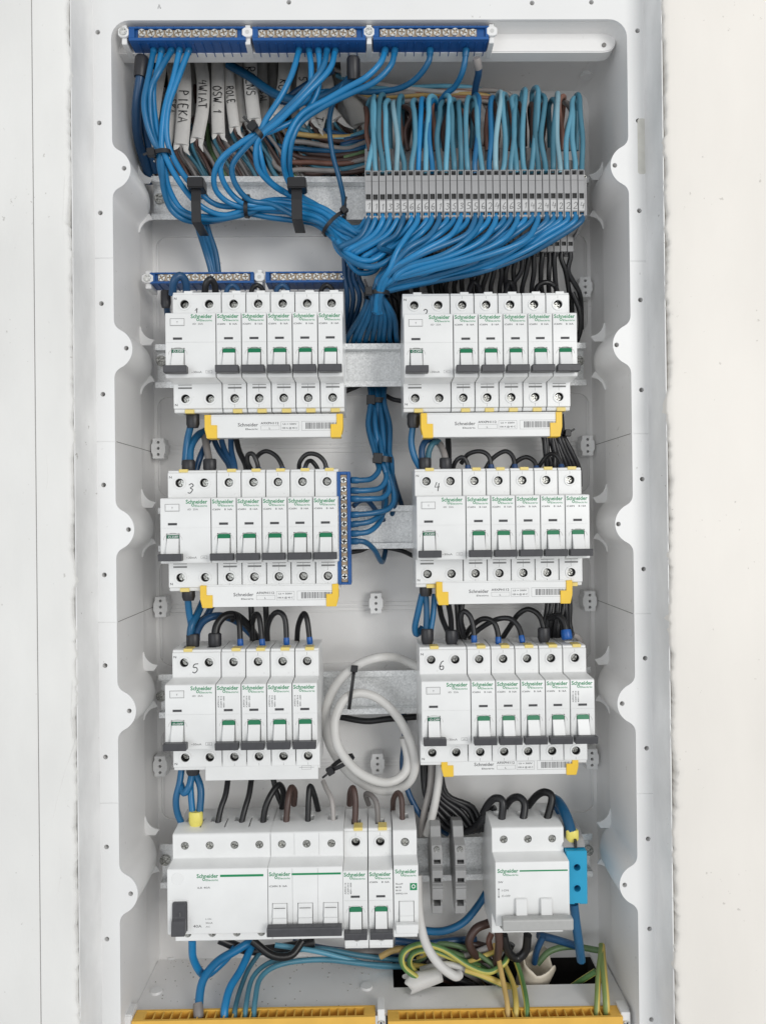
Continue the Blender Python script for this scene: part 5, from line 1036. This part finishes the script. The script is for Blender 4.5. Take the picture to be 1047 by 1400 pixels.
wire([(784, 1236, 20), (787, 1262, 20), (791, 1290, 24), (794, 1313, 30)], 3.4, 'blue2', 'thick blue cable leaving the bottom of the blue block', None)
# bottom wires
q = [([(263, 1284, 30), (265, 1312, 36), (280, 1333, 44), (302, 1318, 52), (322, 1296, 56)], 'blue', 2.9, 'blue cable curving from under the main switch and joining the fat one'),
 ([(345, 1286, 60), (322, 1300, 52), (296, 1316, 42), (277, 1342, 30), (272, 1378, 18), (272, 1392, 14)], 'blue', 3.2, 'fat blue cable into the left amber bar, grey sleeve at its end'),
 ([(345, 1292, 60), (330, 1325, 44), (315, 1350, 30), (308, 1376, 18), (307, 1392, 14)], 'blue', 3.0, 'bright blue cable second into the left amber bar'),
 ([(360, 1296, 64), (340, 1325, 50), (328, 1355, 32), (322, 1378, 18), (321, 1392, 14)], 'teal3', 1.9, 'thin teal wire into the left amber bar beside the bright blue cable'),
 ([(400, 1306, 64), (365, 1318, 54), (345, 1338, 40), (337, 1372, 20), (335, 1392, 14)], 'teal3', 1.9, 'teal wire second of three thin ones into the left amber bar'),
 ([(556, 1322, 66), (500, 1318, 64), (440, 1312, 60), (385, 1318, 52), (357, 1336, 40), (349, 1368, 22), (347, 1392, 14)], 'teal3', 2.0, 'long teal wire running level from the opening then down into the left amber bar'),
 ([(376, 1292, 60), (430, 1300, 62), (470, 1310, 64), (510, 1320, 66), (560, 1322, 70)], 'teal', 2.0, 'upper light teal wire running level under the three-pole breaker'),
 ([(390, 1300, 64), (440, 1297, 66), (490, 1306, 68), (556, 1314, 72)], 'teal3', 2.0, 'lower teal wire running level under the three-pole breaker'),
 ([(345, 1286, 50), (372, 1306, 48), (398, 1306, 50), (414, 1286, 56)], 'black', 3.0, 'black wire sagging under the three-pole breaker'),
 ([(300, 1284, 60), (340, 1299, 62), (385, 1296, 64), (430, 1288, 66)], 'black', 3.6, 'black wire lying level under the main switch'),
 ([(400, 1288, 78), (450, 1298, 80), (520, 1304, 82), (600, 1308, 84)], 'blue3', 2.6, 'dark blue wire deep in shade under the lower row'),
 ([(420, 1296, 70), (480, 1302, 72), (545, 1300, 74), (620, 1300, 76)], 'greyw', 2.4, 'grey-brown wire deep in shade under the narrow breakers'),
 ([(520, 1308, 60), (538, 1299, 58), (560, 1296, 60)], 'tan', 2.4, 'short tan wire end left of the green loops'),
 ([(575, 1340, 40), (552, 1322, 40), (552, 1302, 42), (575, 1291, 46), (606, 1298, 50), (640, 1320, 48), (668, 1329, 46), (688, 1318, 48), (694, 1308, 52)], 'gy', 2.2, 'green and yellow wire making the outer loop at the floor opening'),
 ([(572, 1334, 50), (560, 1318, 48), (566, 1303, 50), (590, 1300, 54), (625, 1312, 56), (655, 1320, 60)], 'gy', 2.2, 'green and yellow wire making the inner loop at the floor opening'),
 ([(560, 1330, 56), (548, 1312, 54), (558, 1296, 56), (590, 1294, 60), (640, 1310, 66)], 'dgreen', 2.2, 'dull green wire behind the two green and yellow loops'),
 ([(636, 1326, 50), (660, 1334, 46), (690, 1347, 44), (708, 1352, 46)], 'yg', 2.5, 'yellow wire slanting right across the floor opening'),
 ([(676, 1290, 58), (682, 1315, 48), (688, 1345, 34), (693, 1372, 20), (694, 1392, 14)], 'tan', 2.0, 'tan-yellow wire dropping into the right amber bar, left of three'),
 ([(690, 1320, 56), (701, 1345, 40), (705, 1372, 20), (705, 1392, 14)], 'yg', 2.2, 'yellow-green wire dropping into the right amber bar, middle of three'),
 ([(702, 1306, 60), (712, 1335, 44), (719, 1368, 22), (720, 1392, 14)], 'gy', 2.1, 'green wire dropping into the right amber bar, right of three'),
 ([(822, 1296, 52), (818, 1330, 36), (816, 1366, 20), (815, 1392, 14)], 'yg', 2.2, 'left yellow-green wire at the right end of the right amber bar'),
 ([(822, 1292, 56), (825, 1330, 34), (828, 1366, 18), (829, 1392, 14)], 'yg', 2.6, 'right yellow-green wire at the right end of the right amber bar'),
 ([(772, 1356, 62), (792, 1342, 54), (814, 1328, 48)], 'gy', 2.3, 'green wire rising out of the dark opening toward the right corner'),
 ([(734, 1318, 70), (752, 1300, 72), (782, 1294, 74), (822, 1300, 62)], 'dgreen', 2.4, 'dull green wire arching over the dark opening at the right'),
 ([(668, 1262, 60), (650, 1270, 56), (641, 1288, 54), (650, 1306, 58), (668, 1312, 66)], 'brown', 3.3, 'thick dark brown cable curled left of the isolator'),
 ([(681, 1272, 40), (682, 1295, 44), (678, 1318, 54)], 'brown', 3.2, 'thick brown cable straight under the isolator'),
 ([(688, 1278, 44), (694, 1300, 46), (706, 1310, 48), (718, 1300, 48), (721, 1278, 46)], 'black', 3.3, 'thick black cable looped under the isolator'),
 ([(668, 1215, 64), (652, 1240, 60), (632, 1262, 56), (605, 1273, 54), (575, 1272, 56), (556, 1270, 60)], 'blue2', 2.9, 'blue cable bowing left from behind the isolator'),
 ([(540, 1286, 60), (580, 1290, 62), (620, 1286, 66), (650, 1284, 72)], 'blue3', 2.8, 'dark blue cable lying level right of the narrow breakers'),
 ([(560, 1294, 70), (600, 1296, 70), (640, 1290, 70), (670, 1296, 72)], 'brown', 3.0, 'brown cable lying level left of the isolator'),
 ([(735, 1278, 60), (765, 1286, 64), (790, 1294, 70)], 'blue3', 3.0, 'dark blue cable under the right side of the isolator'),
 ([(742, 1280, 54), (734, 1298, 58), (730, 1316, 66)], 'blue3', 2.6, 'short dark blue cable dropping into the torn cream tube'),
 ([(672, 1276, 62), (668, 1288, 60), (674, 1304, 62), (686, 1320, 66)], 'rust', 2.4, 'reddish brown wire between the thick brown cables'),
 ([(600, 1330, 56), (640, 1345, 60), (680, 1365, 70)], 'black', 3.0, 'black cable sinking into the dark floor opening'),
 ([(548, 1318, 62), (590, 1322, 60), (630, 1318, 58), (664, 1306, 58), (690, 1296, 60)], 'yg', 2.0, 'thin yellow-green wire running level across the floor opening'),
 ([(560, 1300, 66), (600, 1290, 62), (640, 1298, 60), (672, 1318, 54), (688, 1340, 48)], 'dgreen', 2.0, 'thin green wire dipping toward the amber bar right of the loops'),
 ([(590, 1310, 64), (630, 1308, 66), (668, 1296, 64)], 'lgrey', 2.6, 'pale grey cable lying across the green loops'),
 ([(575, 1326, 58), (610, 1318, 54), (650, 1330, 56), (676, 1346, 64)], 'white', 2.4, 'white thin cable crossing under the green loops'),
 ([(560, 1346, 70), (600, 1338, 66), (636, 1352, 76)], 'brown', 2.4, 'brown cable inside the dark floor opening behind the torn sheath'),
 ([(700, 1290, 62), (690, 1310, 62), (676, 1330, 66), (668, 1350, 74)], 'black', 2.6, 'black cable curving into the floor opening left of the cream tube'),
 ([(610, 1316, 58), (650, 1338, 66), (664, 1362, 76)], 'greyw', 2.6, 'grey cable sinking into the dark floor opening')]
for i, (p, m, r0, l) in enumerate(q):
    wire(p, r0, m, l, None, ends=[(1, 10, 3.8, 'greyw', 'sleeve')] if i == 1 else [])
for k in range(9):
    x0 = 560+J(20)+k*9; m = ('greyw', 'yg', 'black', 'dgreen', 'tan', 'greyw', 'gy', 'brown', 'lgrey')[k]
    wire([(x0-14, 1312+J(14), 70), (x0+10, 1300+J(10), 72), (x0+40, 1316+J(14), 72), (x0+62, 1344+J(8), 78), (x0+70, 1372, 92)], 1.9+J(0.3), m, f'thin tangled wire in the floor opening, {nth(k)} from the left of the tangle', 'tangled wires in the floor opening', wob=2)
# torn cream tube and torn white sheath
def torn(name, c0, c1, r0, r1, m, label, ang=2*math.pi, a0=0.0, rag=3.0, seg=28, rows=8):
    mb = MB(); d = (c1-c0); dn = d.normalized(); s1 = dn.cross(Vector((0, 1, 0))).normalized(); s2 = dn.cross(s1)
    full = ang > 6.2
    for j in range(rows+1):
        t = j/rows
        for i in range(seg+1):
            a = a0+ang*i/seg; rr = r0+(r1-r0)*t
            ext = rag*(noise.noise(Vector((math.cos(a)*1.6, math.sin(a)*1.6, 4)))+0.7*math.sin(3*a+1))*t*t
            mb.v.append(tuple(c0+d*t+dn*ext+(s1*math.cos(a)+s2*math.sin(a))*rr*(1+0.12*t*math.sin(2*a))))
    for j in range(rows):
        for i in range(seg): k = j*(seg+1)+i; mb.f.append((k, k+1, k+seg+2, k+seg+1))
    o = mb.build(name, M[m], None, smooth=60)
    md = o.modifiers.new('wall', 'SOLIDIFY'); md.thickness = 0.8*K
    dg = bpy.context.evaluated_depsgraph_get(); me = bpy.data.meshes.new_from_object(o.evaluated_get(dg)); o.modifiers.clear(); o.data = me
    return tag(o, label, 'tube')
torn('torn_tube', P(720, 1362, 66), P(736, 1312, 66), 11, 15.5, 'cream', 'torn cream plastic tube sticking up through the floor opening', rag=7)
torn('torn_sheath', P(603, 1332, 44), P(556, 1346, 40), 5.2, 6.5, 'white', 'torn white flat cable sheath lying open at the floor opening', ang=4.0, a0=0.6, rag=3)
# odd bits of debris on the cabinet floor
db = MB()
for i in range(160):
    x = random.uniform(BX0+6, 0); y = random.choice((random.uniform(78, 89), random.uniform(25, 89))); s = random.uniform(0.15, 0.5)
    db.box(x-s, x+s, y-s, y+s, ZB+0.02, ZB+s)
o = db.build('plaster_crumbs', mat('plaster_crumb', (0.4, 0.38, 0.35), 0.9), None); tag(o, 'small plaster crumbs lying on the cabinet floor', 'debris', None, 'stuff')
